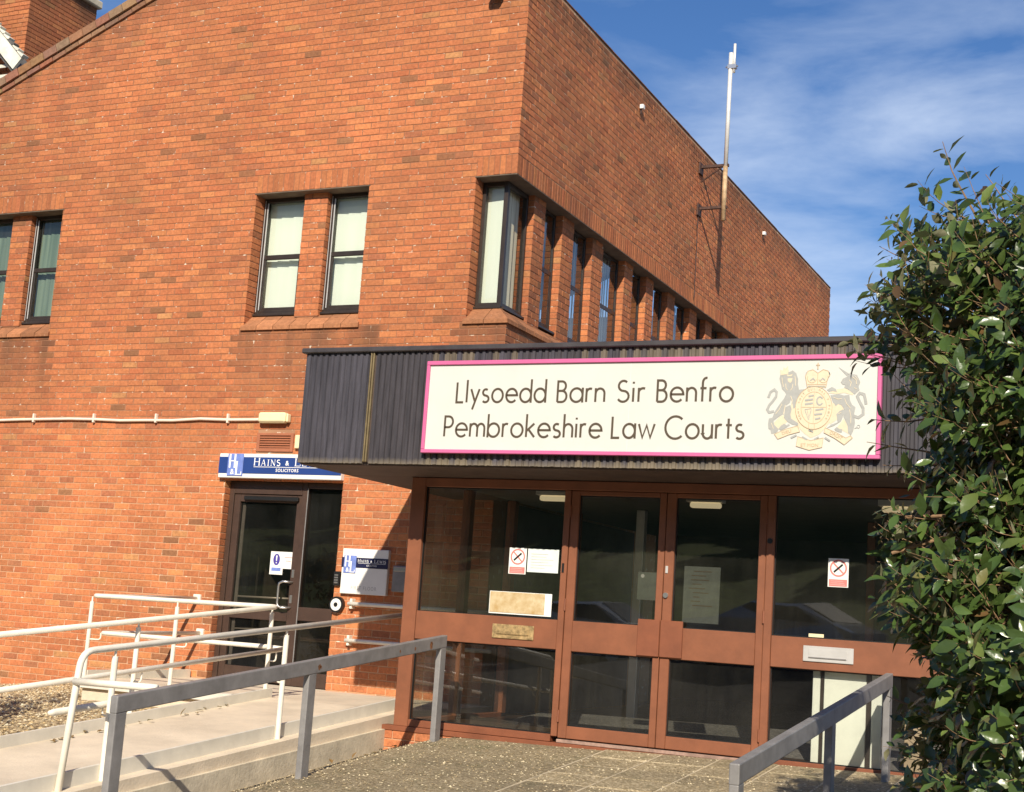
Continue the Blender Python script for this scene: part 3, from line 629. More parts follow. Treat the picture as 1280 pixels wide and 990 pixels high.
for i in range(0, len(ends)-1, 2): bx('window_ledge', M_winfr, BL, -.193, -.12, ends[i]+.004, ends[i+1]-.004, 4.235, 4.263)
# spike lights / weep boxes high on wall B
for y, z in ((3.646, 7.804), (9.946, 7.815)):
    t_ = thing('wall_fitting', 'small white box fixed high under the parapet, %s' % ('nearer the near corner' if y < 5 else 'beyond the mast'), 'fitting', (0, y, z), 'small white boxes under the parapet')
    bx('housing', M_signpl, t_, .008, .06, y-.035, y+.035, z-.03, z+.03); bx('bracket', M_iron, t_, .003, .03, y-.008, y+.008, z-.10, z-.031)
fl = thing('flood_light', 'dark lamp housing at the very top of the front wall', 'lamp', (-.37, 0, 7.75)); bx('housing', M_black, fl, -.45, -.30, -.16, -.03, 7.755, 7.86, c=.02); bx('bracket', M_iron, fl, -.40, -.35, -.03, .006, 7.78, 7.82)
# mast
ms = thing('mast', 'tall pale mast held off the side wall by two rusty brackets', 'mast', (.40, 6.37, 7.0))
mb = MB(); mb.tube([(.40, 6.33, 7.82), (.405, 6.335, 9.62)], .033, 12); obj('pole', mb, M_mast, ms, smooth=True)
mb = MB(); mb.tube([(.398, 6.33, 6.98), (.40, 6.33, 7.82)], .036, 12); obj('pole_sleeve', mb, mat('mast_weathered', (.50, .34, .19), .6, var=.3, scale=10), ms, smooth=True)
mb = MB(); mb.tube([(.46, 6.335, 9.30), (.46, 6.335, 9.76)], .021, 10); obj('aerial_tip', mb, M_mast, ms, smooth=True)
mb = MB(); mb.bbox(.36, .50, 6.30, 6.37, 9.36, 9.43); mb.tube([(.33, 6.335, 9.40), (.52, 6.335, 9.40)], .013, 8); obj('clamp', mb, M_steel, ms)
for zb in (7.84, 7.19):
    mb = MB(); mb.bbox(.003, .45, 6.31, 6.355, zb-.025, zb+.02); mb.bbox(.002, .03, 6.25, 6.42, zb-.12, zb+.06); mb.tube([(.36, 6.33, zb-.02), (.02, 6.33, zb-.24)] if zb > 7.5 else [(.02, 6.33, zb-.02), (.03, 6.33, zb-.05)], .012, 6)
    obj('bracket', mb, M_iron, ms)
pts = [(.012+.003*math.sin(i*1.9), 6.30+.014*math.sin(i*2.7), 7.12-i*.12) for i in range(12)]
tag(obj('aerial_cable', MB().tube(pts, .008, 6), M_iron, None), 'thin dark cable running down the side wall below the mast brackets', 'cable')

# ------------------------------------------------------------------ wall fittings beside the solicitors' door
cn = thing('cable_conduit', 'thin pale conduit clipped across the brick front wall', 'conduit', (-6, 0, 2.96))
pts = [(-11.1+i*.4, -.022, 2.962+.010*math.sin(i*1.1)+.006*math.sin(i*2.9)) for i in range(21)]+[(-3.04, -.022, 2.975)]
obj('pipe', MB().tube(pts, .018, 8), M_cond, cn, smooth=True)
for x in (-10.2, -9.2, -8.0, -7.3, -6.47, -5.505, -4.55, -3.5): bx('clip', M_cond, cn, x-.012, x+.012, -.045, .0, 2.925, 3.035)
lt = thing('bulkhead_light', 'cream bulkhead light above the brown louvred vent', 'lamp', (-2.85, 0, 2.98))
bx('housing', M_cream, lt, -3.035, -2.665, -.10, .004, 2.925, 3.045, c=.02); bx('end_cap', M_cream, lt, -2.66, -2.635, -.08, -.01, 2.935, 3.03, c=.008)
ve = thing('louvre_vent', 'terracotta louvred vent above the solicitors door sign', 'vent', (-2.82, 0, 2.6))
mb = MB()
for q in ((-3.075, -3.035, 2.60, 2.815), (-2.615, -2.575, 2.60, 2.815), (-3.035, -2.615, 2.60, 2.64), (-3.035, -2.615, 2.785, 2.815)): mb.bbox(q[0], q[1], -.018, .02, q[2], q[3])
obj('frame', mb, M_ventb, ve); obj('backing', MB().box(-3.04, -2.61, .006, .0085, 2.61, 2.81), M_black, ve)
for i in range(5):
    z = 2.647+i*.028; obj('slat', MB().hexa([(-3.034, -.014, z), (-2.616, -.014, z), (-2.616, .004, z+.014), (-3.034, .004, z+.014)], [(-3.034, -.014, z+.006), (-2.616, -.014, z+.006), (-2.616, .004, z+.021), (-3.034, .004, z+.021)]), M_ventb, ve)
tag(bx('junction_box', M_cream, None, -2.53, -2.44, -.05, .004, 2.64, 2.79), 'small yellowish box on the brick wall tucked behind the porch fascia', 'box')

# text helpers -----------------------------------------------------
def text_mesh(name, body, size, m, parent, x, y, z, align='CENTER', bold=0, rot=0, sx=1, spacing=1):
    cu = bpy.data.curves.new('tmp', 'FONT'); cu.body = body; cu.size = size; cu.align_x = align; cu.align_y = 'BOTTOM_BASELINE' if False else 'CENTER'; cu.offset = bold; cu.space_character = spacing; cu.resolution_u = 3
    ob = bpy.data.objects.new('tmp', cu); me = bpy.data.meshes.new_from_object(ob); me.name = name
    bpy.data.objects.remove(ob); bpy.data.curves.remove(cu)
    ca, sa = math.cos(rot), math.sin(rot); org = WLOC[parent.name]
    for v in me.vertices:
        a, b = v.co.x*sx, v.co.y; v.co = Vector((x+a*ca-b*sa, y, z+a*sa+b*ca))-org
    me.materials.clear(); me.materials.append(m)
    return link(bpy.data.objects.new(name, me), parent, org)
STEP = [0]
def ribbon(mb, pts, wd, y):
    pts = [Vector((p[0], p[1])) for p in pts]; n = len(pts); STEP[0] = (STEP[0]+1) % 8; yy = y-.00015*STEP[0]
    closed = (pts[0]-pts[-1]).length < 1e-6
    Lf, Rt = [], []
    for i, p in enumerate(pts):
        a = pts[i-1] if i > 0 else (pts[-2] if closed else None); b = pts[i+1] if i < n-1 else (pts[1] if closed else None)
        d0 = (p-a).normalized() if a is not None else None; d1 = (b-p).normalized() if b is not None else None
        if d0 is None: d0 = d1
        if d1 is None: d1 = d0
        t = (d0+d1)
        if t.length < 1e-6: t = d0
        t.normalize(); nn_ = Vector((-t.y, t.x)); k = wd/2/max(.5, nn_.dot(Vector((-d0.y, d0.x))))
        Lf.append(p+nn_*k); Rt.append(p-nn_*k)
    V = [(q.x, yy, q.y) for q in Lf]+[(q.x, yy, q.y) for q in Rt]
    mb.add(V, [(n+i, n+i+1, i+1, i) for i in range(n-1)])
def arc(cx, cy, rx, ry, a0, a1, n=14):
    return [(cx+rx*math.cos(math.radians(a0+(a1-a0)*i/n)), cy+ry*math.sin(math.radians(a0+(a1-a0)*i/n))) for i in range(n+1)]
def glyph(c):
    xh, r, as_ = .66, .33, 1.12
    o = arc(.33, .33, .33, .33, 0, 360, 22)
    G = {'L': ([[(0, 1), (0, 0), (.43, 0)]], .43), 'l': ([[(0, 0), (0, as_)]], 0), 'i': ([[(0, 0), (0, xh)], [(0, .86), (0, .95)]], 0),
         'y': ([[(0, xh), (.26, .06)], [(.52, xh), (.13, -.36)]], .52), 'o': ([o], .66), 'd': ([o, [(.66, -.03), (.66, as_)]], .66), 'b': ([o, [(0, -.03), (0, as_)]], .66),
         'a': ([o, [(.66, -.03), (.66, xh+.03)]], .66), 'e': ([[(.02, .34), (.64, .34)]+arc(.33, .33, .33, .33, 2, 318, 20)], .64),
         's': ([arc(.19, .49, .17, .155, 50, 270, 10)+arc(.19, .165, .20, .165, 88, -140, 10)[1:]], .39),
         'S': ([arc(.26, .76, .22, .24, 45, 270, 12)+arc(.26, .26, .26, .26, 88, -150, 12)[1:]], .52),
         'B': ([[(0, 0), (0, 1), (.22, 1)]+arc(.22, .77, .21, .23, 88, -90, 8)+[(0, .54)], [(0, .54), (.24, .54)]+arc(.24, .27, .25, .27, 88, -90, 9)+[(0, 0)]], .49),
         'r': ([[(0, 0), (0, xh)], arc(.20, .44, .20, .20, 180, 65, 7)], .28), 'n': ([[(0, 0), (0, xh)], arc(.235, .40, .235, .24, 180, 0, 10)+[(.47, 0)]], .47),
         'h': ([[(0, 0), (0, as_)], arc(.235, .40, .235, .24, 180, 0, 10)+[(.47, 0)]], .47), 'u': ([[(0, xh), (0, .25)]+arc(.235, .25, .235, .25, 180, 360, 10), [(.47, 0), (.47, xh)]], .47),
         'm': ([[(0, 0), (0, xh)], arc(.21, .41, .21, .23, 180, 0, 9)+[(.42, 0)], arc(.63, .41, .21, .23, 180, 0, 9)+[(.84, 0)]], .84),
         'f': ([[(.12, 0), (.12, .85)]+arc(.30, .88, .18, .22, 180, 75, 6), [(0, .62), (.32, .62)]], .32), 't': ([[(.13, 0), (.13, .92)], [(0, .62), (.30, .62)]], .30),
         'P': ([[(0, 0), (0, 1), (.22, 1)]+arc(.22, .73, .26, .27, 88, -90, 9)+[(0, .46)]], .48), 'k': ([[(0, 0), (0, as_)], [(.44, xh), (.02, .30)], [(.12, .38), (.47, 0)]], .47),
         'w': ([[(0, xh), (.22, .02), (.44, .60), (.66, .02), (.88, xh)]], .88), 'C': ([arc(.52, .5, .52, .52, 48, 312, 20)], .87)}
    return G[c]
def word(mb, s, x0, x1, zb, cap, wd, y):
    gap = .21; tot = 0; xs = []
    for ch in s: xs.append(tot); tot += glyph(ch)[1]+gap+(.04 if ch in 'li' else 0)
    tot -= gap; k = (x1-x0-wd)/tot
    for ch, ox in zip(s, xs):
        for st_ in glyph(ch)[0]: ribbon(mb, [(x0+wd/2+(ox+px)*k, zb+wd/2+pz*(cap-wd)) for px, pz in st_], wd, y)
# serif capitals as weighted strokes
def serif(mb, ch, x, z, h, wdt, y):
    T, th = h*.15, h*.07
    S = {'H': ([[(.12, 0), (.12, 1)], [(.88, 0), (.88, 1)]], [[(.12, .5), (.88, .5)], [(0, .03), (.26, .03)], [(.74, .03), (1, .03)], [(0, .97), (.26, .97)], [(.74, .97), (1, .97)]]),
         'A': ([[(.5, 1), (.88, 0)]], [[(.5, 1), (.12, 0)], [(.25, .33), (.76, .33)], [(0, .03), (.25, .03)], [(.72, .03), (1, .03)]]),
         'I': ([[(.5, 0), (.5, 1)]], [[(.15, .03), (.85, .03)], [(.15, .97), (.85, .97)]]),
         'N': ([[(.12, 1), (.86, 0)]], [[(.14, 0), (.14, 1)], [(.86, 0), (.86, 1)], [(0, .97), (.2, .97)], [(0, .03), (.27, .03)], [(.74, .97), (1, .97)]]),
         'S': ([arc(.5, .75, .36, .22, 40, 270, 8)+arc(.5, .27, .42, .25, 88, -150, 9)[1:]], []),
         'L': ([[(.18, 0), (.18, 1)]], [[(.03, .97), (.36, .97)], [(.03, .03), (.95, .03)], [(.93, .03), (.93, .25)]]),
         'E': ([[(.18, 0), (.18, 1)]], [[(.03, .97), (.9, .97)], [(.03, .03), (.95, .03)], [(.18, .52), (.7, .52)], [(.9, .97), (.9, .77)], [(.93, .03), (.93, .25)]]),
         'W': ([[(.06, 1), (.3, 0)], [(.5, .9), (.72, 0)]], [[(.3, 0), (.5, .9)], [(.72, 0), (.95, 1)], [(0, .97), (.2, .97)], [(.82, .97), (1, .97)]])}
    for wd, L_ in ((T, S[ch][0]), (th, S[ch][1])):
        for s_ in L_: ribbon(mb, [(x+px*wdt, z+pz*h) for px, pz in s_], wd, y)
def firm_name(parent, x0, x1, zb, h, y, m):
    mb = MB(); W_ = {'I': .42, '&': .95, ' ': .4}
    seq = [('H', 1), ('A', .8), ('I', .8), ('N', .8), ('S', .8), (' ', .8), ('&', .7), (' ', .8), ('L', 1), ('E', .8), ('W', .8), ('I', .8), ('S', .8)]
    wid = [(.42 if c == 'I' else .45 if c == ' ' else .6 if c == 'S' else 1.1 if c == 'W' else .8)*s+.14 for c, s in seq]; k = (x1-x0)/(sum(wid)-.14); x = x0
    for (c, s), w_ in zip(seq, wid):
        if c == '&': text_mesh('ampersand', '&', h*.85, m, parent, x+.4*s*k*.9, y-.001, zb+h*.34, bold=.0015)
        elif c != ' ': serif(mb, c, x, zb, h*s, (w_-.14)*k, y)
        x += w_*k
    return obj('lettering', mb, m, parent)
def monogram(parent, x0, x1, z0, z1, y):
    obj('logo_panel', MB().bbox(x0, x1, y, y+.004, z0, z1, c=.001), M_lblue, parent)
    w_, h_ = x1-x0, z1-z0; mb = MB()
    serif(mb, 'H', x0+.10*w_, z0+.36*h_, .62*h_, .42*w_, y-.0015); serif(mb, 'L', x0+.52*w_, z0+.04*h_, .62*h_, .42*w_, y-.0015)
    obj('monogram', mb, M_textw, parent); text_mesh('ampersand', '&', h_*.34, M_textw, parent, x0+.34*w_, y-.0028, z0+.17*h_, bold=.001)
# solicitors' fascia sign above the door
hs_ = thing('shop_sign', 'long blue and white solicitors sign over the dark brown door', 'sign', (-2.7, 0, 2.29))
bx('board', M_signpl, hs_, -3.53, -1.865, -.07, .004, 2.285, 2.565, c=.006); bx('blue_band', M_blue, hs_, -3.528, -1.867, -.074, -.068, 2.336, 2.526, c=.001)
monogram(hs_, -3.402, -3.185, 2.308, 2.562, -.080)
firm_name(hs_, -3.04, -2.10, 2.430, .088, -.0765, M_textw)
obj('underline', MB().box(-3.04, -2.10, -.0762, -.0745, 2.412, 2.418), M_textw, hs_)
text_mesh('lettering', 'SOLICITORS', .050, M_textw, hs_, -2.58, -.0765, 2.378, bold=.001, spacing=1.15)
# wall plaque
pq = thing('wall_plaque', 'square white plaque beside the dark door reading first floor', 'sign', (-1.48, 0, 1.05))
bx('plate', M_signpl, pq, -1.768, -1.19, -.05, .004, 1.05, 1.54, c=.006); bx('navy_band', M_navy, pq, -1.772, -1.187, -.053, -.049, 1.335, 1.445, c=.001)
monogram(pq, -1.74, -1.585, 1.275, 1.465, -.058)
firm_name(pq, -1.565, -1.215, 1.395, .036, -.0545, M_textw); obj('underline', MB().box(-1.56, -1.215, -.0545, -.0532, 1.384, 1.387), M_textw, pq)
text_mesh('lettering', 'SOLICITORS', .024, M_textw, pq, -1.39, -.0545, 1.362); text_mesh('lettering', 'FIRST FLOOR', .058, M_textg, pq, -1.47, -.0515, 1.115, spacing=1.25, sx=.78)
kp = thing('door_keypad', 'small dark entry keypad between the dark door and the white plaque', 'keypad', (-1.82, 0, 1.14)); bx('case', M_black, kp, -1.868, -1.79, -.045, .004, 1.13, 1.285, c=.008)
for i in range(4): bx('key', M_steel, kp, -1.852, -1.806, -.049, -.044, 1.155+i*.027, 1.172+i*.027, c=.002)
al = thing('door_push_pad', 'round black and white push pad under the keypad', 'button', (-1.8, 0, .84))
def disc(cx, cz, r, y0, y1, n=28):
    mb = MB(); vs_ = [(cx+r*math.cos(2*math.pi*i/n), y0, cz+r*math.sin(2*math.pi*i/n)) for i in range(n)]
    mb.add(vs_+[(a, y1, c) for a, b, c in vs_], [tuple(range(n))[::1]]+[((i+1) % n, i, n+i, n+(i+1) % n) for i in range(n)]); mb.f[0] = tuple(reversed(mb.f[0])) if False else mb.f[0]
    return mb
obj('rim', disc(-1.80, .925, .088, -.05, .0), M_black, al); obj('face', disc(-1.80, .925, .066, -.055, -.049), M_signpl, al); obj('pupil', disc(-1.80, .925, .024, -.060, -.054), M_black, al)
lb = thing('letter_box', 'grey metal letter box on the shaded brick wall behind the porch post', 'letter box', (-.98, 0, 1.1)); bx('body', M_galv, lb, -1.115, -.86, -.07, .004, 1.10, 1.38, c=.008); bx('flap', M_steel, lb, -1.10, -.875, -.078, -.069, 1.32, 1.365, c=.003)
for z, nm in ((.945, 'upper'), (.552, 'lower')):
    hr = thing('wall_handrail', '%s of the two short white handrails on the wall between dark door and porch' % nm, 'handrail', (-.8, 0, z), 'short white handrails on the wall by the porch')
    obj('rail', MB().tube([(-1.63, -.075, z), (.12, -.075, z)], .022, 12), M_white, hr, smooth=True)
    for x in (-1.60, -.25): bx('bracket', M_white, hr, x-.015, x+.015, -.075, .004, z-.055, z+.055, c=.004)

# ------------------------------------------------------------------ solicitors' door
dr = thing('glazed_door', 'dark brown glazed door with sidelight under the blue solicitors sign', 'door', (-2.67, .1, 0))
def rects(name, m, parent, lst, y0, y1, c=.004):
    mb = MB()
    for a, b, z0, z1 in lst: mb.bbox(a, b, y0, y1, z0, z1, c=c)
    return obj(name, mb, m, parent)
rects('frame', M_brown, dr, [(-3.463, -3.40, .0, 2.262), (-3.40, -2.465, 2.12, 2.262), (-2.462, -2.39, .0, 2.262), (-2.388, -1.93, 2.20, 2.262), (-1.928, -1.877, .0, 2.262), (-2.388, -1.93, .0, .16), (-2.388, -1.93, .72, .87)], .10, .17)
lf = rects('leaf', M_brown, dr, [(-3.398, -3.315, .012, 2.115), (-2.535, -2.467, .012, 2.115), (-3.313, -2.537, 2.03, 2.115), (-3.313, -2.537, .012, .17), (-3.313, -2.537, .70, .80)], .115, .16)
obj('pane', MB().poly([(-3.32, .14, .16), (-2.53, .14, .16), (-2.53, .14, .71), (-3.32, .14, .71)]), M_dglass, lf); obj('pane', MB().poly([(-3.32, .14, .79), (-2.53, .14, .79), (-2.53, .14, 2.04), (-3.32, .14, 2.04)]), M_dglass, lf)
obj('handle', MB().tube([(-2.50, .115, 1.135), (-2.53, .06, 1.14), (-2.58, .045, 1.14), (-2.625, .045, 1.12), (-2.63, .045, 1.08), (-2.63, .045, .90), (-2.62, .045, .865), (-2.58, .045, .85), (-2.53, .06, .85), (-2.50, .115, .855)], .014, 10), M_steel, lf, smooth=True)
for z in (1.235, .95): bx('lock_plate', M_steel, lf, -2.515, -2.483, .105, .116, z-.045, z+.045, c=.003)
bx('door_closer', M_black, lf, -3.24, -2.50, .07, .113, 2.045, 2.095, c=.008)
obj('push_bar', MB().tube([(-3.30, .19, .945), (-2.55, .19, .955)], .012, 8), M_alum, lf, smooth=True); obj('push_bar', MB().tube([(-3.28, .19, .58), (-2.7, .19, .60)], .010, 8), M_alum, lf, smooth=True)
bx('edge_guard', M_galv, lf, -3.312, -3.27, .17, .19, .17, 2.03)
for z0, z1 in ((.16, .72), (.87, 2.2)): obj('pane', MB().poly([(-2.39, .14, z0), (-1.928, .14, z0), (-1.928, .14, z1), (-2.39, .14, z1)]), M_dglass, dr)
obj('glazing_bead', MB().box(-2.388, -2.378, .092, .0995, .16, 2.2), M_galv, dr)
nt_s = thing('door_notice', 'white stepped notice with a blue warning oval on the dark door glass', 'notice', (-2.67, .135, 1.2))
rects('sheet', M_signpl, nt_s, [(-2.83, -2.655, 1.215, 1.475), (-2.654, -2.515, 1.285, 1.475)], .126, .1335, c=.001)
ov = MB(); ov.poly([(-2.745+.045*math.cos(a), .1245, 1.385+.065*math.sin(a)) for a in [2*math.pi*i/24 for i in range(24)]]); obj('warning_oval', ov, mat('notice_violet', (.07, .05, .30), .5), nt_s)
obj('exclamation_mark', MB().poly([(-2.751, .1235, 1.37), (-2.739, .1235, 1.37), (-2.735, .1235, 1.43), (-2.755, .1235, 1.43)]).poly([(-2.751, .1235, 1.342), (-2.739, .1235, 1.342), (-2.739, .1235, 1.356), (-2.751, .1235, 1.356)]), M_textw, nt_s)
obj('blue_strip', MB().poly([(-2.805, .1245, 1.255), (-2.68, .1245, 1.255), (-2.68, .1245, 1.293), (-2.805, .1245, 1.293)]), M_lblue, nt_s)
obj('print_lines', MB().poly([(-2.64, .1245, 1.41), (-2.53, .1245, 1.41), (-2.53, .1245, 1.416), (-2.64, .1245, 1.416)]).poly([(-2.62, .1245, 1.37), (-2.55, .1245, 1.37), (-2.55, .1245, 1.376), (-2.62, .1245, 1.376)]), M_pinkred, nt_s)
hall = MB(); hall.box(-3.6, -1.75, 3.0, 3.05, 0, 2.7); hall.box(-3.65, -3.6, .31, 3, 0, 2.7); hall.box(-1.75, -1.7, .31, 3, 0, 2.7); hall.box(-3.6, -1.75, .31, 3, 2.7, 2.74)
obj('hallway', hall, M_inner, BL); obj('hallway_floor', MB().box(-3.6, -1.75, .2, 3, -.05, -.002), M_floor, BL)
bx('hall_poster', M_paperd, BL, -3.05, -2.8, 1.5, 1.51, 1.45, 1.7)

# ------------------------------------------------------------------ entrance porch
PO = thing('entrance_porch', 'flat roofed glazed porch with terracotta frame and dark ribbed fascia', 'porch', (2.65, -2.1, -.14))
FX0, FX1, FY, FZ0, FZ1 = -.485, 5.78, -3.0, 2.13, 3.10
def clad_tone(kind):
    b = {'b': (.052, .048, .058), 'd': (.044, .039, .044), 't': (.115, .094, .068), 'g': (.070, .062, .058)}[kind]
    f = R.uniform(.88, 1.12); return tuple(v*f for v in b)
pitch = .058
def ribs(P, u0, u1, kinds, z0=FZ0, z1=FZ1):
    """corrugated sheet: trapezoid ribs; kinds gives the tone of each rib run"""
    n = max(1, round((u1-u0)/pitch)); s = (u1-u0)/n; mb = MB()
    for i in range(n):
        mb.cur = clad_tone(kinds[i % len(kinds)]); u = u0+i*s
        prof = [(0, 0), (.24, 0), (.36, -.013), (.78, -.013), (.90, 0), (1.0, 0)]
        for (a, da), (b, db) in zip(prof, prof[1:]):
            j0 = R.uniform(-.002, .002)
            mb.add([P(u+a*s, da, z0+j0), P(u+b*s, db, z0+j0), P(u+b*s, db, z1), P(u+a*s, da, z1)], [(0, 1, 2, 3)])
        mb.add([P(u, 0, z0), P(u+.24*s, 0, z0), P(u+.36*s, -.013, z0), P(u+.78*s, -.013, z0), P(u+.9*s, 0, z0), P(u+s, 0, z0), P(u+s, .02, z0), P(u, .02, z0)], [tuple(range(8))])
    return mb
edges = [FX0, .172, .232, .79, 1.24, 1.70, 2.10, 2.60, 3.42, 3.78, 4.40, 5.10, FX1]
kin = ['b', None, 'd', 'tbt', 'bdt', 'db', 'dtb', 'tgt', 'b', 'tg', 'dbd', 'gdg']
for i in range(len(edges)-1):
    if kin[i] is None:
        mb = MB(); mb.bbox(edges[i]+.012, edges[i]+.026, FY-.024, FY+.0, FZ0+.012, FZ1-.002); mb.bbox(edges[i]+.036, edges[i]+.05, FY-.024, FY+.0, FZ0+.012, FZ1-.002); obj('cover_strip', mb, M_strip, PO)
        bx('joint_backing', M_soffit, PO, edges[i], edges[i+1], FY+.001, FY+.02, FZ0+.01, FZ1); continue
    obj('cladding_panel', ribs(lambda u, d_, z: (u, FY+d_, z), edges[i], edges[i+1]-.003, kin[i]), M_clad, PO)
for k in range(5):
    obj('cladding_panel', ribs(lambda u, d_, z: (FX0-.0+d_, -u, z), .01+k*.598, .606+k*.598, ['b', 'd', 'bd', 'g', 'b'][k]), M_clad, PO).scale = (1, 1, 1)
for k in range(10):
    obj('cladding_panel', ribs(lambda u, d_, z: (FX1-d_, u, z), -2.98+k*.9, -2.085+k*.9, 'bdg'), M_clad, PO)
mb = MB(); mb.box(FX0+.004, FX1-.004, FY+.021, -.004, FZ0+.03, FZ1-.002); mb.box(.02, FX1-.004, -.004, 6.0, FZ0+.03, FZ1-.002); obj('roof_slab', mb, M_soffit, PO)
mb = MB(); mb.bbox(FX0-.035, FX1+.035, FY-.045, FY+.05, FZ1, FZ1+.045, c=.008); mb.bbox(FX0-.035, FX0+.05, FY+.051, -.002, FZ1, FZ1+.045, c=.008); mb.bbox(FX1-.05, FX1+.035, FY+.051, 6, FZ1, FZ1+.045, c=.008); obj('roof_trim', mb, M_cap, PO)
mb = MB(); mb.box(FX0+.05, FX1-.05, FY+.05, -.002, FZ1+.001, FZ1+.02); mb.box(.01, FX1-.05, -.0015, 6, FZ1+.001, FZ1+.02); obj('roof_felt', mb, M_asph, PO)
bx('soffit_board', M_soffit, PO, FX0+.01, FX1-.01, FY+.022, -2.16, 2.115, 2.15); bx('soffit_board', M_soffit, PO, FX0+.01, .19, -2.158, -.004, 2.115, 2.15)
YF, YB = -2.15, -2.06
rects('frame', M_rust, PO, [(.205, .345, -.10, 2.112), (1.722, 1.778, -.05, 2.03), (3.512, 3.575, -.05, 2.03), (5.0, 5.15, -.10, 2.112), (.347, 4.998, 2.032, 2.112)], YF, YB)
rects('mid_rail', M_rust, PO, [(.347, 1.72, .668, .917)], YF+.006, YB); rects('mid_rail', M_rust, PO, [(3.577, 4.998, .665, .910)], YF+.006, YB)
rects('bottom_rail', M_rust2, PO, [(.10, 5.2, -.145, -.10), ], YF-.02, YB); rects('bottom_rail', M_rust2, PO, [(.347, 1.72, -.098, -.037)], YF, YB); rects('bottom_rail', M_rust2, PO, [(3.577, 4.998, -.098, -.05)], YF, YB)
bx('threshold', M_thr, PO, 1.78, 3.51, YF-.008, YB, -.098, -.070)
def pane(a, b, z0, z1, m, parent, y=-2.10):
    gk = MB(); q = .009
    for r_ in ((a+.004, a+.004+q, z0+.005, z1-.005), (b-.004-q, b-.004, z0+.005, z1-.005), (a+.014, b-.014, z0+.005, z0+.005+q), (a+.014, b-.014, z1-.005-q, z1-.005)): gk.box(r_[0], r_[1], y-.014, y-.002, r_[2], r_[3])
    obj('glazing_gasket', gk, M_black, parent)
    return obj('pane', MB().poly([(a, y, z0), (b, y, z0), (b, y, z1), (a, y, z1)]), m, parent)
pane(.34, 1.726, .91, 2.036, M_pglass, PO); pane(.34, 1.726, -.04, .672, M_pglass2, PO); pane(3.57, 5.003, .905, 2.036, M_pglass, PO); pane(3.57, 5.003, -.055, .67, M_pglass3, PO)
def leaf_door(a, b, sl, sr, label):
    dd = rects('door_leaf', M_rust, PO, [(a, a+sl, -.06, 2.028), (b-sr, b, -.06, 2.028), (a+sl+.001, b-sr-.001, 1.99, 2.028), (a+sl+.001, b-sr-.001, .662, .918), (a+sl+.001, b-sr-.001, -.06, .042)], YF+.012, YB-.01); dd['label'] = label
    pane(a+sl-.005, b-sr+.005, .912, 1.995, M_pglass, dd); pane(a+sl-.005, b-sr+.005, .037, .668, M_pglass2, dd)
    return dd
dl = leaf_door(1.782, 2.645, .075, .058, 'left terracotta leaf of the glazed double door'); d2 = leaf_door(2.651, 3.508, .080, .062, 'right terracotta leaf of the glazed double door')
bx('push_plate', M_rust2, dl, 2.452, 2.644, YF-.012, YF+.011, .672, .972); bx('push_plate', M_rust2, d2, 2.652, 2.842, YF-.012, YF+.011, .672, .972)
obj('lock', disc(2.678, 1.178, .022, YF-.004, YF+.014, 16), M_steel, d2); bx('keeper', M_alum, d2, 2.664, 2.686, YF+.004, YF+.013, 1.36, 1.42, c=.002); bx('lock', M_black, PO, 1.735, 1.755, YF-.006, YF+.001, 1.32, 1.40, c=.002); obj('latch', disc(3.54, 1.66, .022, YF-.008, YF+.001, 14), M_black, PO)
for dd_, x_ in ((dl, 1.781), (d2, 3.509)):
    for z_ in (.12, 1.05, 1.85): obj('hinge', MB().tube([(x_, YF+.004, z_-.05), (x_, YF+.004, z_+.05)], .010, 8), M_rust2, dd_)
# letter plates
bp_ = rects('letter_plate', M_brass, PO, [(1.115, 1.51, .728, .85)], YF-.006, YF+.005); bp_['label'] = 'worn brass letter plate'; bx('flap', M_brass, bp_, 1.165, 1.46, YF-.013, YF-.0065, .762, .818, c=.005); bx('flap_lip', M_brass, bp_, 1.16, 1.465, YF-.017, YF-.0135, .768, .776, c=.002)
ap = rects('letter_plate', M_alum, PO, [(3.84, 4.235, .728, .85)], YF-.006, YF+.005); ap['label'] = 'silver letter plate'; bx('flap', M_alum, ap, 3.885, 4.19, YF-.010, YF-.0065, .755, .825, c=.003); bx('slot_lip', M_galv, ap, 3.885, 4.18, YF-.015, YF-.0105, .757, .765, c=.002)
# side glazing x=.2
def side_rects(name, m, lst, x0, x1):
    mb = MB()
    for a, b, z0, z1 in lst: mb.bbox(x0, x1, a, b, z0, z1)
    return obj(name, m and mb, m, PO)
side_rects('side_frame', M_rust, [(-1.12, -1.03, -.05, 2.11), (-.10, -.006, -.05, 2.11), (-2.055, -1.121, -.10, -.04), (-1.029, -.101, -.10, -.04), (-2.055, -1.121, .668, .917), (-1.029, -.101, .668, .917)], .21, .30)
for a, b in ((-2.06, -1.12), (-1.03, -.10)):
    for z0, z1 in ((-.04, .67), (.915, 2.12)): obj('pane', MB().poly([(.255, a, z0), (.255, b, z0), (.255, b, z1), (.255, a, z1)]), M_pglass, PO)
side_rects('side_frame', M_rust, [(-1.12, -1.03, -.05, 2.11), (-.10, -.006, -.05, 2.11), (-2.055, -.101, -.10, -.04)], 5.06, 5.14)
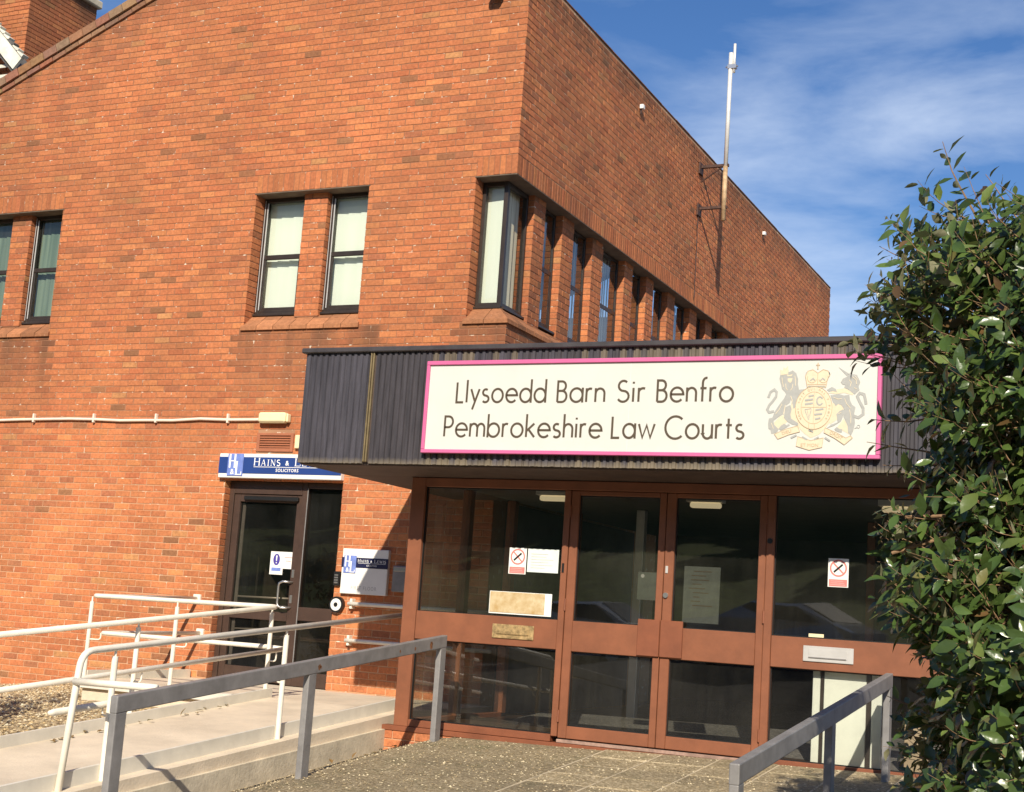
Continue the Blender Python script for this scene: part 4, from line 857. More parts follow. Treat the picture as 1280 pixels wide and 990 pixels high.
# lobby
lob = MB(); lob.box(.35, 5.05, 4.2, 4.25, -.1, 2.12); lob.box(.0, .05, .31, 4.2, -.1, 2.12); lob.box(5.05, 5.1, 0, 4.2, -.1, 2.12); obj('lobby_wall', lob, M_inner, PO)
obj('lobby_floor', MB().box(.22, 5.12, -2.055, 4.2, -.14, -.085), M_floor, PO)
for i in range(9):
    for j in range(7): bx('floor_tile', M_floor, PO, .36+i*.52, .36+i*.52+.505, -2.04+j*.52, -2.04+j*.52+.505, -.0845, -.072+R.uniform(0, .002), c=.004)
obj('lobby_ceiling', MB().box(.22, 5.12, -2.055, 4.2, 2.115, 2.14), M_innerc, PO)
side = MB(); side.bbox(1.40, 1.49, .55, .64, -.07, 2.11); obj('inner_post', side, M_alum, PO)
rects('inner_frame', M_rust, PO, [(.5, .58, -.07, 2.1), (1.55, 1.63, -.07, 2.1), (2.6, 2.68, -.07, 2.1), (3.7, 3.78, -.07, 2.1), (4.8, 4.88, -.07, 2.1)], 1.0, 1.08)
for (a, b, y) in ((1.14, 1.40, -1.35), (2.52, 2.80, -1.1), (4.25, 4.5, -1.2)):
    cl = thing('ceiling_light', 'lit strip light inside the porch, seen through the %s' % {1.14: 'left hand pane', 2.52: 'right hand door', 4.25: 'right hand pane'}[a], 'lamp', ((a+b)/2, y, 2.0), 'lit strip lights inside the porch')
    bx('housing', M_signpl, cl, a-.03, b+.03, y-.06, y+.06, 2.055, 2.112); bx('diffuser', M_light, cl, a, b, y-.04, y+.04, 2.005, 2.054, c=.012)
nb_ = thing('display_panel', 'white free standing panel inside the porch behind the right lower pane', 'panel', (4.1, -2.03, -.07))
for a, b in ((3.90, 3.96), (3.99, 4.32), (4.36, 4.44)): bx('board', M_board, nb_, a, b, -2.045, -2.02, -.06, .66)
for a, b in ((3.962, 3.988), (4.322, 4.358)): bx('upright', M_winfr, nb_, a, b, -2.05, -2.015, -.07, .70)
tag(bx('wall_heater', mat('beige_paint', (.42, .33, .22), .5), None, 4.60, 4.78, -1.95, -1.85, -.05, .35), 'beige box low inside the porch glass beside the bush', 'heater')
# brick plinth under the left end
PL = []
brick_face(Vector((0, -2.165, 0)), X, -Y, .10, .80, -.52, -.145, 0, .10, store=PL); brick_face(Vector((.10, -2.165, 0)), Y, -X, 0, 2.1, -.45, -.145, 1, 0, store=PL)
obj('plinth_core', MB().box(.109, 5.15, -2.156, -.01, -.6, -.147), M_mortar, PO)
for e in PL[:]: e_ = (e[0], e[1], tuple(v*.95 for v in e[2]), 0.); obj('plinth_brick', batch([e_]), M_brick, PO, origin=tuple(e[0][0]))
# notices on the porch glass
def no_smoking(x0, x1, z0, z1, label):
    t_ = thing('no_smoking_notice', label, 'notice', ((x0+x1)/2, -2.1, z0), 'no smoking notices on the porch glass'); y = -2.103; w_ = x1-x0; cx = (x0+x1)/2; cz = z0+.66*(z1-z0); r = w_*.38
    bx('sheet', M_signpl, t_, x0, x1, y, y+.0015, z0, z1, c=.0004)
    mb = MB(); ribbon(mb, arc(cx, cz, r, r, 0, 360, 32), w_*.08, y-.001); ribbon(mb, [(cx-r*.7, cz+r*.7), (cx+r*.7, cz-r*.7)], w_*.07, y-.001); obj('prohibition_ring', mb, M_pinkred, t_)
    mb = MB(); ribbon(mb, [(cx-r*.55, cz-r*.5), (cx+r*.55, cz+r*.5)], w_*.09, y-.0025); obj('cigarette', mb, M_black, t_)
    obj('red_block', MB().box(x0+.06*w_, x1-.06*w_, y-.0015, y-.0003, z0+.04*w_, z0+.27*(z1-z0)), M_pinkred, t_)
    mb = MB()
    for k in range(3): ribbon(mb, [(x0+.14*w_, z0+w_*(.11+k*.09)), (x1-w_*(.14+.05*k), z0+w_*(.11+k*.09))], w_*.022, y-.0022)
    obj('print_lines', mb, mat('notice_print', (.80, .45, .42), .6), t_)
no_smoking(1.208, 1.374, 1.289, 1.517, 'white and red no smoking notice beside a blank paper on the left pane'); no_smoking(4.005, 4.167, 1.320, 1.546, 'white and red no smoking notice alone on the pane beside the bush')
tag(bx('paper_notice', M_paper, None, 1.386, 1.68, -2.104, -2.1025, 1.312, 1.514, c=.0004), 'blank whitish paper taped next to the left no smoking notice', 'paper')
pn_ = bpy.data.objects['paper_notice']; mb = MB()
for k in range(6): ribbon(mb, [(1.42, 1.47-k*.024), (1.42+R.uniform(.12, .22), 1.47-k*.024)], .004, -2.1048)
obj('print_lines', mb, M_textg, pn_)
cdn = thing('faded_notice', 'faded brown card peeling from a white sheet above the brass letter plate', 'notice', (1.34, -2.1, .94)); bx('backing_sheet', M_signpl, cdn, 1.045, 1.64, -2.105, -2.1025, .938, 1.132, c=.0006); bx('card', M_card, cdn, 1.052, 1.575, -2.109, -2.1055, .950, 1.128, c=.001)
tag(bx('paper_label', M_cream, None, 3.868, 3.988, -2.104, -2.1025, .912, .945, c=.0005), 'small yellowed label stuck low on the right pane above the silver letter plate', 'label')
p1_ = thing('window_poster', 'small sheet with round emblem behind the left door glass', 'poster', (2.49, -2.09, 1.13)); bx('sheet', M_paperd, p1_, 2.408, 2.58, -2.092, -2.090, 1.131, 1.363, c=.0005); obj('emblem', disc(2.45, 1.33, .016, -2.0935, -2.0922, 14), M_textg, p1_)
p2_ = thing('window_poster', 'tall printed sheet behind the right door glass', 'poster', (2.96, -2.09, .97)); bx('sheet', M_paperd, p2_, 2.812, 3.122, -2.092, -2.090, .968, 1.43, c=.0005)
mb = MB()
for k in range(9): ribbon(mb, [(2.85+R.uniform(0, .05), 1.39-k*.035), (2.95+R.uniform(0, .12), 1.39-k*.035)], .008, -2.0925)
obj('print_lines', mb, M_letter, p2_)

# ------------------------------------------------------------------ the court sign
sg = thing('court_sign', 'long white court sign with pink edge, bilingual lettering and coat of arms', 'sign', (2.67, -3.03, 2.22))
SY = -3.055
bx('board', M_signw, sg, .80, 4.54, SY, -3.022, 2.245, 2.98, c=.002)
mb = MB(); f0, f1, g0, g1 = .775, 4.565, 2.222, 3.002
for q in ((f0, f1, g1-.034, g1), (f0, f1, g0, g0+.030), (f0, f0+.029, g0+.031, g1-.035), (f1-.029, f1, g0+.031, g1-.035)): mb.bbox(q[0], q[1], SY-.018, -3.0215, q[2], q[3], c=.003)
obj('frame', mb, M_pink, sg)
LY = SY-.0012; ST = .0185
for s_, x0, x1 in (('Llysoedd', 1.062, 1.890), ('Barn', 1.978, 2.402), ('Sir', 2.495, 2.742), ('Benfro', 2.828, 3.456)):
    mb = MB(); word(mb, s_, x0, x1, 2.641, .187, ST, LY); obj('lettering', mb, M_letter, sg)
for s_, x0, x1 in (('Pembrokeshire', .970, 2.392), ('Law', 2.466, 2.837), ('Courts', 2.908, 3.551)):
    mb = MB(); word(mb, s_, x0, x1, 2.353, .187, ST, LY); obj('lettering', mb, M_letter, sg)
obj('board_seam', MB().box(2.605, 2.607, SY-.0003, SY+.001, 2.26, 2.96), M_paper, sg)
# coat of arms: flat print, traced in its own plane
cX = lambda u: 3.712+(u-215)*.000847
cZ = lambda v: 2.939-(v-110)*.000858
def patch(pts, y): return [(cX(a), y, cZ(b)) for a, b in pts][::-1]
def crest(name, m, polys=(), strokes=(), lay=0):
    mb = MB(); k = 0
    for p in polys: mb.poly(patch(p, LY-.0012*lay-.00012*k)); k += 1
    for pts, wd in strokes: ribbon(mb, [(cX(a), cZ(b)) for a, b in pts], wd*.00085, LY-.0012*lay-.0004)
    return obj(name, mb, m, sg)
crest('crest_ground', M_yel, [[(285, 640), (335, 585), (375, 565), (405, 630), (355, 690), (310, 695)], [(435, 460), (480, 510), (505, 610), (480, 640), (440, 600), (430, 550)],
      [(800, 465), (865, 470), (908, 512), (870, 532), (840, 562), (856, 602), (785, 650), (770, 560)], [(900, 600), (930, 640), (965, 690), (955, 735), (900, 705), (835, 690), (880, 635)],
      [(470, 610), (800, 610), (740, 690), (690, 740), (620, 770), (560, 730), (500, 670)], [(760, 375), (830, 345), (905, 335), (985, 375), (975, 395), (900, 375), (830, 385)],
      [(375, 355), (495, 335), (490, 365), (440, 380), (385, 378)]], lay=0)
crest('crest_lion', M_grey, [[(330, 200), (322, 245), (340, 300), (348, 335), (378, 365), (388, 385), (368, 425), (345, 455), (320, 490), (290, 540), (272, 592), (240, 600), (234, 650), (240, 692), (260, 702), (266, 735), (302, 728), (322, 716), (332, 694), (288, 652), (282, 620), (332, 582), (366, 560), (378, 505), (392, 482), (422, 462), (432, 430), (448, 470), (458, 512), (482, 500), (497, 440), (502, 395), (540, 365), (560, 340), (500, 345), (496, 320), (490, 300), (490, 250), (472, 200), (440, 172), (420, 182), (390, 190), (355, 188)],
      [(385, 500), (430, 480), (442, 520), (432, 562), (442, 600), (505, 640), (505, 662), (450, 652), (400, 622), (375, 592), (380, 540)], [(330, 690), (355, 660), (380, 645), (400, 660), (425, 645), (430, 660), (385, 690), (350, 705)]],
      [([(228, 415), (245, 365), (280, 342), (302, 365), (298, 405), (270, 445), (240, 480), (222, 520), (240, 545), (285, 535)], 22)], lay=1)
crest('crest_unicorn', M_grey, [[(843, 148), (938, 208), (918, 226)], [(868, 282), (885, 250), (918, 235), (950, 196), (972, 212), (1005, 218), (1022, 250), (1036, 282), (1022, 320), (1032, 350), (992, 388), (960, 368), (930, 342), (900, 330), (905, 305), (885, 302)],
      [(782, 395), (860, 385), (900, 398), (945, 392), (952, 440), (972, 480), (1002, 500), (992, 560), (1002, 640), (988, 705), (970, 745), (945, 722), (938, 662), (920, 622), (900, 582), (906, 522), (880, 482), (850, 472), (832, 490), (805, 455)], [(748, 348), (790, 323), (825, 340), (838, 366), (790, 357), (765, 362)],
      [(838, 562), (870, 530), (908, 520), (902, 562), (880, 622), (820, 662), (755, 685), (795, 652), (852, 632)], [(825, 690), (845, 672), (870, 690), (895, 690), (890, 720), (860, 715), (835, 705)]],
      [([(985, 575), (1030, 590), (1070, 560), (1068, 510), (1035, 450), (1015, 405), (1035, 378), (1072, 388), (1084, 430), (1092, 475)], 24), (arc(1032, 668, 13, 13, 0, 360, 14), 5), ([(1000, 685), (1020, 675)], 7)], lay=1)
el = lambda rx, ry, n=40: arc(638, 505, rx, ry, 0, 360, n)
crest('crest_garter', M_yel, [el(162, 188)[:-1], [(575, 325), (555, 225), (575, 182), (620, 168), (664, 200), (712, 168), (755, 182), (772, 215), (752, 250), (738, 328)], [(332, 215), (326, 165), (350, 175), (358, 140), (372, 160), (395, 130), (398, 175), (405, 165), (398, 205)],
      [(296, 738), (328, 782), (425, 742), (522, 716), (500, 664), (400, 692)], [(505, 758), (495, 842), (610, 876), (722, 850), (732, 768), (620, 792)], [(745, 680), (735, 722), (830, 770), (915, 826), (984, 766), (965, 748), (928, 768), (850, 725)]], lay=2)
crest('crest_highlights', M_yel, [[(395, 245), (440, 240), (435, 270), (420, 285), (400, 270)], [(385, 205), (410, 215), (440, 205), (430, 225), (395, 225)]],
      [([(345, 235), (352, 280), (362, 320)], 5), ([(460, 220), (468, 265), (470, 310)], 5), ([(380, 290), (385, 330), (400, 350)], 5), ([(445, 295), (440, 330), (425, 350)], 5), ([(430, 400), (445, 440), (440, 470)], 6), ([(385, 480), (378, 520), (372, 560)], 6), ([(300, 560), (330, 520), (355, 470)], 5), ([(265, 640), (285, 690)], 5),
       ([(965, 235), (1000, 262), (1005, 300)], 5), ([(985, 225), (1018, 262)], 4), ([(940, 262), (960, 285), (950, 320)], 5), ([(985, 330), (1010, 345)], 5), ([(810, 415), (850, 430), (880, 425)], 6), ([(905, 425), (925, 470), (960, 510)], 5), ([(950, 520), (965, 580), (965, 640)], 5), ([(855, 560), (880, 545)], 5)], lay=2)['kind'] = 'stuff'
crest('crest_linework', M_tan, [], [(el(162, 188), 4), (el(112, 140), 4), ([(575, 325), (555, 225), (575, 182), (620, 168), (664, 200), (712, 168), (755, 182), (772, 215), (752, 250), (738, 328)], 5), ([(575, 300), (740, 300)], 4), ([(664, 200), (664, 300)], 4), ([(296, 738), (328, 782), (425, 742), (522, 716), (500, 664), (400, 692), (296, 738)], 4), ([(505, 758), (495, 842), (610, 876), (722, 850), (732, 768), (620, 792), (505, 758)], 4), ([(745, 680), (735, 722), (830, 770), (915, 826), (984, 766), (965, 748), (928, 768), (850, 725), (745, 680)], 4),
      ([(664, 108), (664, 165)], 9), ([(648, 128), (680, 128)], 8), ([(638, 370), (638, 640)], 3), ([(530, 500), (748, 500)], 3), (arc(615, 240, 42, 45, 20, 200, 8), 4), (arc(715, 240, 42, 45, -20, 160, 8), 4), ([(600, 640), (600, 690), (622, 712), (650, 690), (650, 640)], 4)], lay=3)
crest('crest_charges', M_grey, [], [([(590, 405), (635, 395)], 14), ([(560, 440), (630, 430)], 16), ([(560, 475), (630, 465)], 16), (arc(690, 445, 26, 36, 30, 330, 12), 12), ([(560, 520), (595, 610), (618, 520)], 6), ([(560, 520), (618, 512)], 6), ([(580, 520), (598, 590)], 3), ([(655, 525), (725, 515)], 15), ([(645, 565), (715, 558)], 15), ([(655, 605), (700, 595)], 14), ([(565, 190), (560, 215)], 9), ([(765, 190), (768, 215)], 9), ([(600, 265), (625, 245), (640, 265)], 10), ([(690, 265), (710, 245), (730, 265)], 10), ([(580, 315), (735, 315)], 7), ([(600, 700), (640, 715)], 14), ([(545, 760), (590, 785)], 14), ([(650, 785), (690, 760)], 14), ([(445, 770), (495, 745)], 16), ([(745, 765), (790, 795)], 16)], lay=3)['kind'] = 'stuff'
for body, u, v, rot, s_ in (('DIEU', 405, 722, .33, .034), ('ET MON', 612, 835, 0, .036), ('DROIT', 842, 748, -.46, .034)): text_mesh('motto', body, s_, M_tan, sg, cX(u), LY-.0052, cZ(v), rot=rot)
msg = 'HONI SOIT QUI MAL Y PENSE'
for i, ch in enumerate(msg):
    if ch == ' ': continue
    a = math.radians(215-250*i/(len(msg)-1)); u, v = 638+137*math.cos(a), 505-164*math.sin(a); text_mesh('garter_letter', ch, .021, M_tan, sg, cX(u), LY-.0052, cZ(v), rot=a-math.pi/2)

# ------------------------------------------------------------------ ground
def zr(x, y):                 # height of the paved slope in front of the porch
    y_ = max(y, -9.0); z = -.148-.082*(-2.15-y_)+.018*(x-.75)
    if x < .75: z -= .27*(.75-x)
    if y < -13.6: z += min(1.25, (-13.6-y)*.2)
    return z
def zl(x, y):                 # height of the gravel side left of the ramp
    y_ = max(y, -9.0); z = -.03+.10*(min(max(x, -9), -3.66)+3.66)+.105*y_
    if y < -13.6: z += min(1.25, (-13.6-y)*.2)
    return z
def zg(x, y):
    if x >= .05: z = zr(min(x, 6.5), y)
    elif x <= -1.5: z = zl(x, y)
    else:
        t = (x+1.5)/1.55; z = zl(-1.5, y)*(1-t)+zr(.05, y)*t-.12*math.sin(math.pi*t)*(1 if y > -7 else 0)
    return z
mb = MB()
xs = [-400, -150, -60, -30, -20, -14, -11.5]+[-10+i*.5 for i in range(17)]+[-1.5, -.9, -.4, .05, .4, .75, 1.5, 3, 4.5, 6.5, 9, 14, 22, 40, 90, 200, 400]
ys = [-400, -150, -60, -40, -33, -27, -22, -20, -18, -16, -14, -13.6, -12, -10.5, -9]+[-8.5+i*.5 for i in range(18)]+[.6, 8, 16, 30, 80, 200, 400]
V = [(x, y, zg(x, y)-.02-(.30 if y > .5 and x > -11 else 0)) for y in ys for x in xs]; nx = len(xs)
F = [(j*nx+i, j*nx+i+1, (j+1)*nx+i+1, (j+1)*nx+i) for j in range(len(ys)-1) for i in range(nx-1)]
obj('ground', MB().add(V, F), M_asph, None, kind='structure')
def sheet(name, m, x0, x1, y0, y1, n, k, f, dz, **kw):
    V = [(x0+(x1-x0)*i/n, y0+(y1-y0)*j/k, f(x0+(x1-x0)*i/n, y0+(y1-y0)*j/k)+dz) for j in range(k+1) for i in range(n+1)]
    F = [(j*(n+1)+i, j*(n+1)+i+1, (j+1)*(n+1)+i+1, (j+1)*(n+1)+i) for j in range(k) for i in range(n)]
    return obj(name, MB().add(V, F), m, None, **kw)
pv = sheet('forecourt', M_agg, .06, 6.4, -9.0, -2.14, 30, 30, zr, .002, kind='structure')
gb = sheet('gravel_bed', M_dirt, -11.5, -1.46, -8.5, .004, 30, 24, zl, .004, kind='structure')
# exposed aggregate flagstones with recessed joints
px0, py1 = 2.26, -2.15
for i in range(5):
    for j in range(9):
        a = px0+i*.48; b = a+.462; y1_ = py1-j*.41-(.0 if j else .022); y0_ = py1-(j+1)*.41+.018
        if a > 4.4: continue
        mb = MB(); h_ = R.uniform(.010, .018); e = .004
        c = [(a, y0_), (b, y0_), (b, y1_), (a, y1_)]
        lo = [(x, y, zr(x, y)-.005) for x, y in c]; ci = [(a+e, y0_+e), (b-e, y0_+e), (b-e, y1_-e), (a+e, y1_-e)]
        tl = (R.uniform(-.003, .003), R.uniform(-.003, .003))
        mb.hexa(lo, [(x, y, zr(x, y)+h_+tl[0]*(x-a)+tl[1]*(y-y0_)) for x, y in ci]); obj('paving_slab', mb, M_agg, pv)
jm = MB()
for j in range(1, 9):
    yy = py1-j*.41; q = lambda dz: [(px0, yy+.001, zr(px0, yy)+dz), (4.62, yy+.001, zr(4.62, yy)+dz), (4.62, yy+.017, zr(4.62, yy)+dz), (px0, yy+.017, zr(px0, yy)+dz)]
    jm.hexa(q(0), q(.0125))
for i in range(6):
    xx = px0+i*.48; q = lambda dz: [(xx-.017, -5.8, zr(xx, -5.8)+dz), (xx-.001, -5.8, zr(xx, -5.8)+dz), (xx-.001, -2.18, zr(xx, -2.18)+dz), (xx-.017, -2.18, zr(xx, -2.18)+dz)]
    jm.hexa(q(0), q(.0131))
obj('joint_pointing', jm, mat('pointing', (.52, .43, .29), .9, var=.2), pv)
# pebbles
def pebbles(name, pts, smin, smax, parent, cols, label=None):
    rng = np.random.default_rng(3); n = len(pts); P = np.array(pts)
    base = np.array([(1, 0, 0), (.3, .95, 0), (-.8, .6, 0), (-.8, -.6, 0), (.3, -.95, 0), (0, 0, 1), (0, 0, -1)], float)
    F0 = np.array([(0, 1, 5), (1, 2, 5), (2, 3, 5), (3, 4, 5), (4, 0, 5)])
    s = rng.uniform(smin, smax, (n, 1, 1)); fl = rng.uniform(.4, .8, (n, 1)); el_ = rng.uniform(.65, 1., (n, 1)); a = rng.uniform(0, 6.28, n); ca, sa = np.cos(a)[:, None], np.sin(a)[:, None]
    b = np.repeat(base[None, :6], n, 0)+rng.normal(0, .13, (n, 6, 3)); b[..., 1] *= el_; b[..., 2] *= fl
    x = b[..., 0]*ca-b[..., 1]*sa; y = b[..., 0]*sa+b[..., 1]*ca; b = np.stack([x, y, b[..., 2]], -1)*s
    V = (b+P[:, None, :]).reshape(-1, 3); F = (F0[None]+6*np.arange(n)[:, None, None]).reshape(-1, 3)
    off = np.array(WLOC[parent.name]); me = bpy.data.meshes.new(name); me.from_pydata((V-off).tolist(), [], F.tolist())
    c = np.array(cols)[rng.integers(0, len(cols), n)]*rng.uniform(.75, 1.2, (n, 1)); c = np.repeat(np.concatenate([c, np.ones((n, 1))], 1), 6, 0).astype(np.float32)
    at = me.attributes.new('tone', 'FLOAT_COLOR', 'POINT'); at.data.foreach_set('color', c.ravel()); me.materials.append(M_peb); me.update()
    o = link(bpy.data.objects.new(name, me), parent, tuple(off)); o['kind'] = 'stuff'; return o
pts = []
while len(pts) < 26000:
    x, y = R.uniform(-8.2, -1.52), R.uniform(-6.2, -.05)
    if -3.85 < x and y > -1.85: continue
    pts.append((x, y, zl(x, y)+R.uniform(.002, .016)))
pebbles('gravel', pts, .008, .024, gb, [(.46, .35, .20), (.56, .45, .28), (.36, .26, .14), (.62, .54, .38), (.28, .20, .12), (.50, .36, .18)])
pts = []
while len(pts) < 9000:
    x, y = R.uniform(.12, 4.9), R.uniform(-6.0, -2.18)
    pts.append((x, y, zr(x, y)+(.012 if x > 2.26 and y > -5.8 and x < 4.64 else .004)))
pebbles('loose_aggregate', pts, .004, .0125, pv, [(.30, .23, .13), (.40, .32, .19), (.24, .18, .10), (.62, .52, .34), (.28, .21, .12)])
# leaf litter along the ramp kerb is left to the shrub section
# ------------------------------------------------------------------ access ramp
RS = .0885
zd = lambda y: -.004 if y > -1.75 else -.004-RS*(-1.75-y)
rp = obj('access_ramp', MB().hexa([(-1.45, -7.2, -1.2), (.10, -7.2, -1.2), (.10, -1.75, -.8), (-1.45, -1.75, -.8)], [(-1.45, -7.2, zd(-7.2)), (.10, -7.2, zd(-7.2)), (.10, -1.75, zd(-1.75)), (-1.45, -1.75, zd(-1.75))]), M_conc, None, kind='structure')
obj('landing', MB().box(-3.70, .099, -1.7495, .095, -.8, -.004), M_conc, rp)
# outer concrete margin beyond the kerb boards
mb = MB(); mb.hexa([(.002, -7.2, -1.2), (.135, -7.2, -1.2), (.135, -2.14, -.8), (.002, -2.14, -.8)], [(.002, -7.2, zd(-7.2)-.075), (.135, -7.2, zd(-7.2)-.075), (.135, -2.14, zd(-2.14)-.10), (.002, -2.14, zd(-2.14)-.10)]); obj('margin', mb, M_conc_d, rp)
def kerb(pa, pb, th, h, m=M_kerbp):
    a, b = Vector(pa), Vector(pb); d_ = (b-a); n_ = Vector((-d_.y, d_.x, 0)).normalized()*th/2; up = Vector((0, 0, h)); dn = Vector((0, 0, -.06))
    return MB().hexa([a-n_+dn, b-n_+dn, b+n_+dn, a+n_+dn], [a-n_+up, b-n_+up, b+n_+up, a+n_+up])
for y0, y1 in ((-7.2, -3.68), (-3.672, -1.68)): obj('kerb', kerb((-.035, y0, zd(y0)), (-.035, y1, zd(y1)), .03, .105), M_kerbp, rp)
obj('kerb', kerb((-1.42, -7.2, zd(-7.2)), (-1.42, -1.70, zd(-1.70)), .03, .09), M_kerbp, rp)
obj('kerb', kerb((-3.68, -1.74, 0), (-3.68, -.03, 0), .03, .085), M_kerbp, rp)
obj('landing_edge', MB().hexa([(-3.72, -1.80, -.09), (-1.46, -1.80, -.09), (-1.46, -1.751, -.09), (-3.72, -1.751, -.09)], [(-3.72, -1.80, -.01), (-1.46, -1.80, -.01), (-1.46, -1.751, -.003), (-3.72, -1.751, -.003)]), M_kerbp, rp)
# ------------------------------------------------------------------ white tubular railings
rr, pr_ = .0235, .0215
def bend(pts, r=.12, n=6):
    P_ = [Vector(p) for p in pts]; out = [P_[0]]
    for i in range(1, len(P_)-1):
        a, b, c = P_[i-1], P_[i], P_[i+1]; q0 = b+(a-b).normalized()*r; q1 = b+(c-b).normalized()*r
        for k in range(n+1):
            t = k/n; out.append(q0*(1-t)**2+b*2*t*(1-t)+q1*t*t)
    return out+[P_[-1]]
def post(mb, x, y, z0, zt): mb.tube([(x, y, z0), (x, y, zt-.06)], pr_, 12); mb.tube([(x, y, zt-.062), (x, y, zt-.01)], .009, 8); return mb
zu = lambda y: .872-.0890*(-1.8-y)
o1 = thing('ramp_railing', 'white tubular railing on the near side of the ramp, ending in a bent down post', 'railing', (0, -4, zd(-4)), 'white tubular ramp railings')
obj('top_rail', MB().tube(bend([(0.0, -1.55, .885), (0, -6.02, zu(-6.02)), (0.0, -6.12, -.6)], .11), rr, 12), M_white, o1, smooth=True)
for y in (-3.65, -5.69): obj('post', post(MB(), .0, y, zd(y)-.10, zu(y)), M_white, o1)
obj('lower_rail', MB().tube([(-.06, -1.7, .50), (-.06, -4, .285), (-.06, -6.16, .102), (-.06, -6.20, .10)], [rr, rr, rr, .012], 12), M_white, o1, smooth=True)
obj('link_bar', MB().tube([(0.0, -6.06, .305), (.70, -6.10, .318)], rr, 12), M_white, o1, smooth=True)
for y in (-3.65, -5.69): obj('bracket', MB().tube(bend([(0, y, .10+.098*(y+6.2)-.08), (-.06, y, .10+.098*(y+6.2)-.08), (-.06, y, .10+.098*(y+6.2))], .03, 4), .007, 6), M_white, o1)
o2 = thing('ramp_railing', 'white tubular railing round the door landing and down the far side of the ramp', 'railing', (-1.42, -3, zd(-3)), 'white tubular ramp railings')
zi = lambda y: .860-.0937*(-1.75-y)
obj('top_rail', MB().tube(bend([(-3.69, -.03, .885), (-3.69, -1.75, .845), (-1.40, -1.75, .860), (-1.42, -7.0, zi(-7.0))], .07, 5), rr, 12), M_white, o2, smooth=True)
zk = lambda y: .455-.0905*(-1.62-y)
obj('lower_rail', MB().tube(bend([(-3.60, -.03, .50), (-3.58, -1.70, .470), (-1.52, -1.70, .472)], .06, 5), rr*.95, 12), M_white, o2, smooth=True)
obj('lower_rail', MB().tube([(-1.36, -1.62, .462), (-1.36, -7.0, zk(-7.0))], rr*.95, 12), M_white, o2, smooth=True)
obj('lower_rail', MB().tube([(-1.52, -1.70, .472), (-1.36, -1.63, .462)], rr*.95, 12), M_white, o2, smooth=True)
for x, y, z0, zt in ((-3.69, -1.76, -.1, .845), (-2.592, -1.76, -.1, .852), (-1.45, -1.76, -.1, .860), (-1.445, -3.72, zd(-3.72)-.1, zi(-3.72)), (-1.445, -5.6, zd(-5.6)-.1, zi(-5.6))): obj('post', post(MB(), x, y, z0, zt), M_white, o2)
for x, y, z in ((-3.69, -1.76, .40), (-2.592, -1.76, .40)): obj('bracket', MB().tube(bend([(x, y, z), (x+.11, y+.06, z), (x+.11, y+.06, z+.07)], .03, 4), .008, 6), M_white, o2)
for y in (-1.76, -3.72): obj('bracket', MB().tube(bend([(-1.445, y, zk(y)-.10), (-1.36, y, zk(y)-.10), (-1.36, y, zk(y))], .03, 4), .008, 6), M_white, o2)
for z, x in ((.885, -3.69), (.50, -3.60)): bx('wall_plate', M_white, o2, x-.05, x+.05, -.03, .004, z-.05, z+.05, c=.006)
# ------------------------------------------------------------------ grey box section rails
def grey_rail(x, ya, za, yb, zb, posts, label):
    t_ = thing('steel_rail', label, 'railing', (x, (ya+yb)/2, zr(x, (ya+yb)/2)), 'grey steel rails flanking the slope')
    hw, hh = .027, .105
    a0, b0 = (x, ya, za), (x, yb, zb)
    mb = MB(); mb.hexa([(x-hw, yb, zb-hh), (x+hw, yb, zb-hh), (x+hw, ya, za-hh), (x-hw, ya, za-hh)], [(x-hw, yb, zb), (x+hw, yb, zb), (x+hw, ya, za), (x-hw, ya, za)])
    rl = obj('top_rail', mb, M_galv, t_); bv = rl.modifiers.new('bevel', 'BEVEL'); bv.width = .007; bv.segments = 2
    for y in posts:
        zt = za+(zb-za)*(y-ya)/(yb-ya)-(hh-.004 if y not in (ya, yb) else .003); y0, y1 = (y-.05, y+.05) if y not in (ya, yb) else ((y-.10, y-.002) if y == ya else (y+.002, y+.10))
        mb = MB(); w_ = hw-.002
        k = (zb-za)/(yb-ya)
        zt0 = za+k*(y0-ya)-hh+.003; zt1 = za+k*(y1-ya)-hh+.003
        g0 = zr(x, y)-.08
        mb.hexa([(x-w_, y0, g0), (x+w_, y0, g0), (x+w_, y1, g0), (x-w_, y1, g0)], [(x-w_, y0, zt0), (x+w_, y0, zt0), (x+w_, y1, zt1), (x-w_, y1, zt1)])
        p_ = obj('post', mb, M_galv, t_); bv = p_.modifiers.new('bevel', 'BEVEL'); bv.width = .006; bv.segments = 2
    return t_, rl
t1, rl1 = grey_rail(.75, -2.33, .722, -6.55, .283, [-2.33, -4.42, -6.55], 'grey steel rail beside the white ramp, left of the entrance')
t2, rl2 = grey_rail(4.56, -2.42, .690, -6.52, .278, [-2.42, -4.40, -6.52], 'grey steel rail running under the bush, right of the entrance')
mb = MB()
for y, k in ((-2.62, .03), (-2.9, .016), (-3.15, .012), (-4.35, .022), (-4.33, .012)):
    zc = .722+(.283-.722)*(y+2.33)/(-6.55+2.33)-.06; mb.poly([(.7785, y+k*math.cos(a)*R.uniform(.6, 1.1), zc+k*1.3*math.sin(a)*R.uniform(.6, 1.1)) for a in [2*math.pi*i/11 for i in range(11)]])
obj('rust_patch', mb, M_rustspot, rl1)

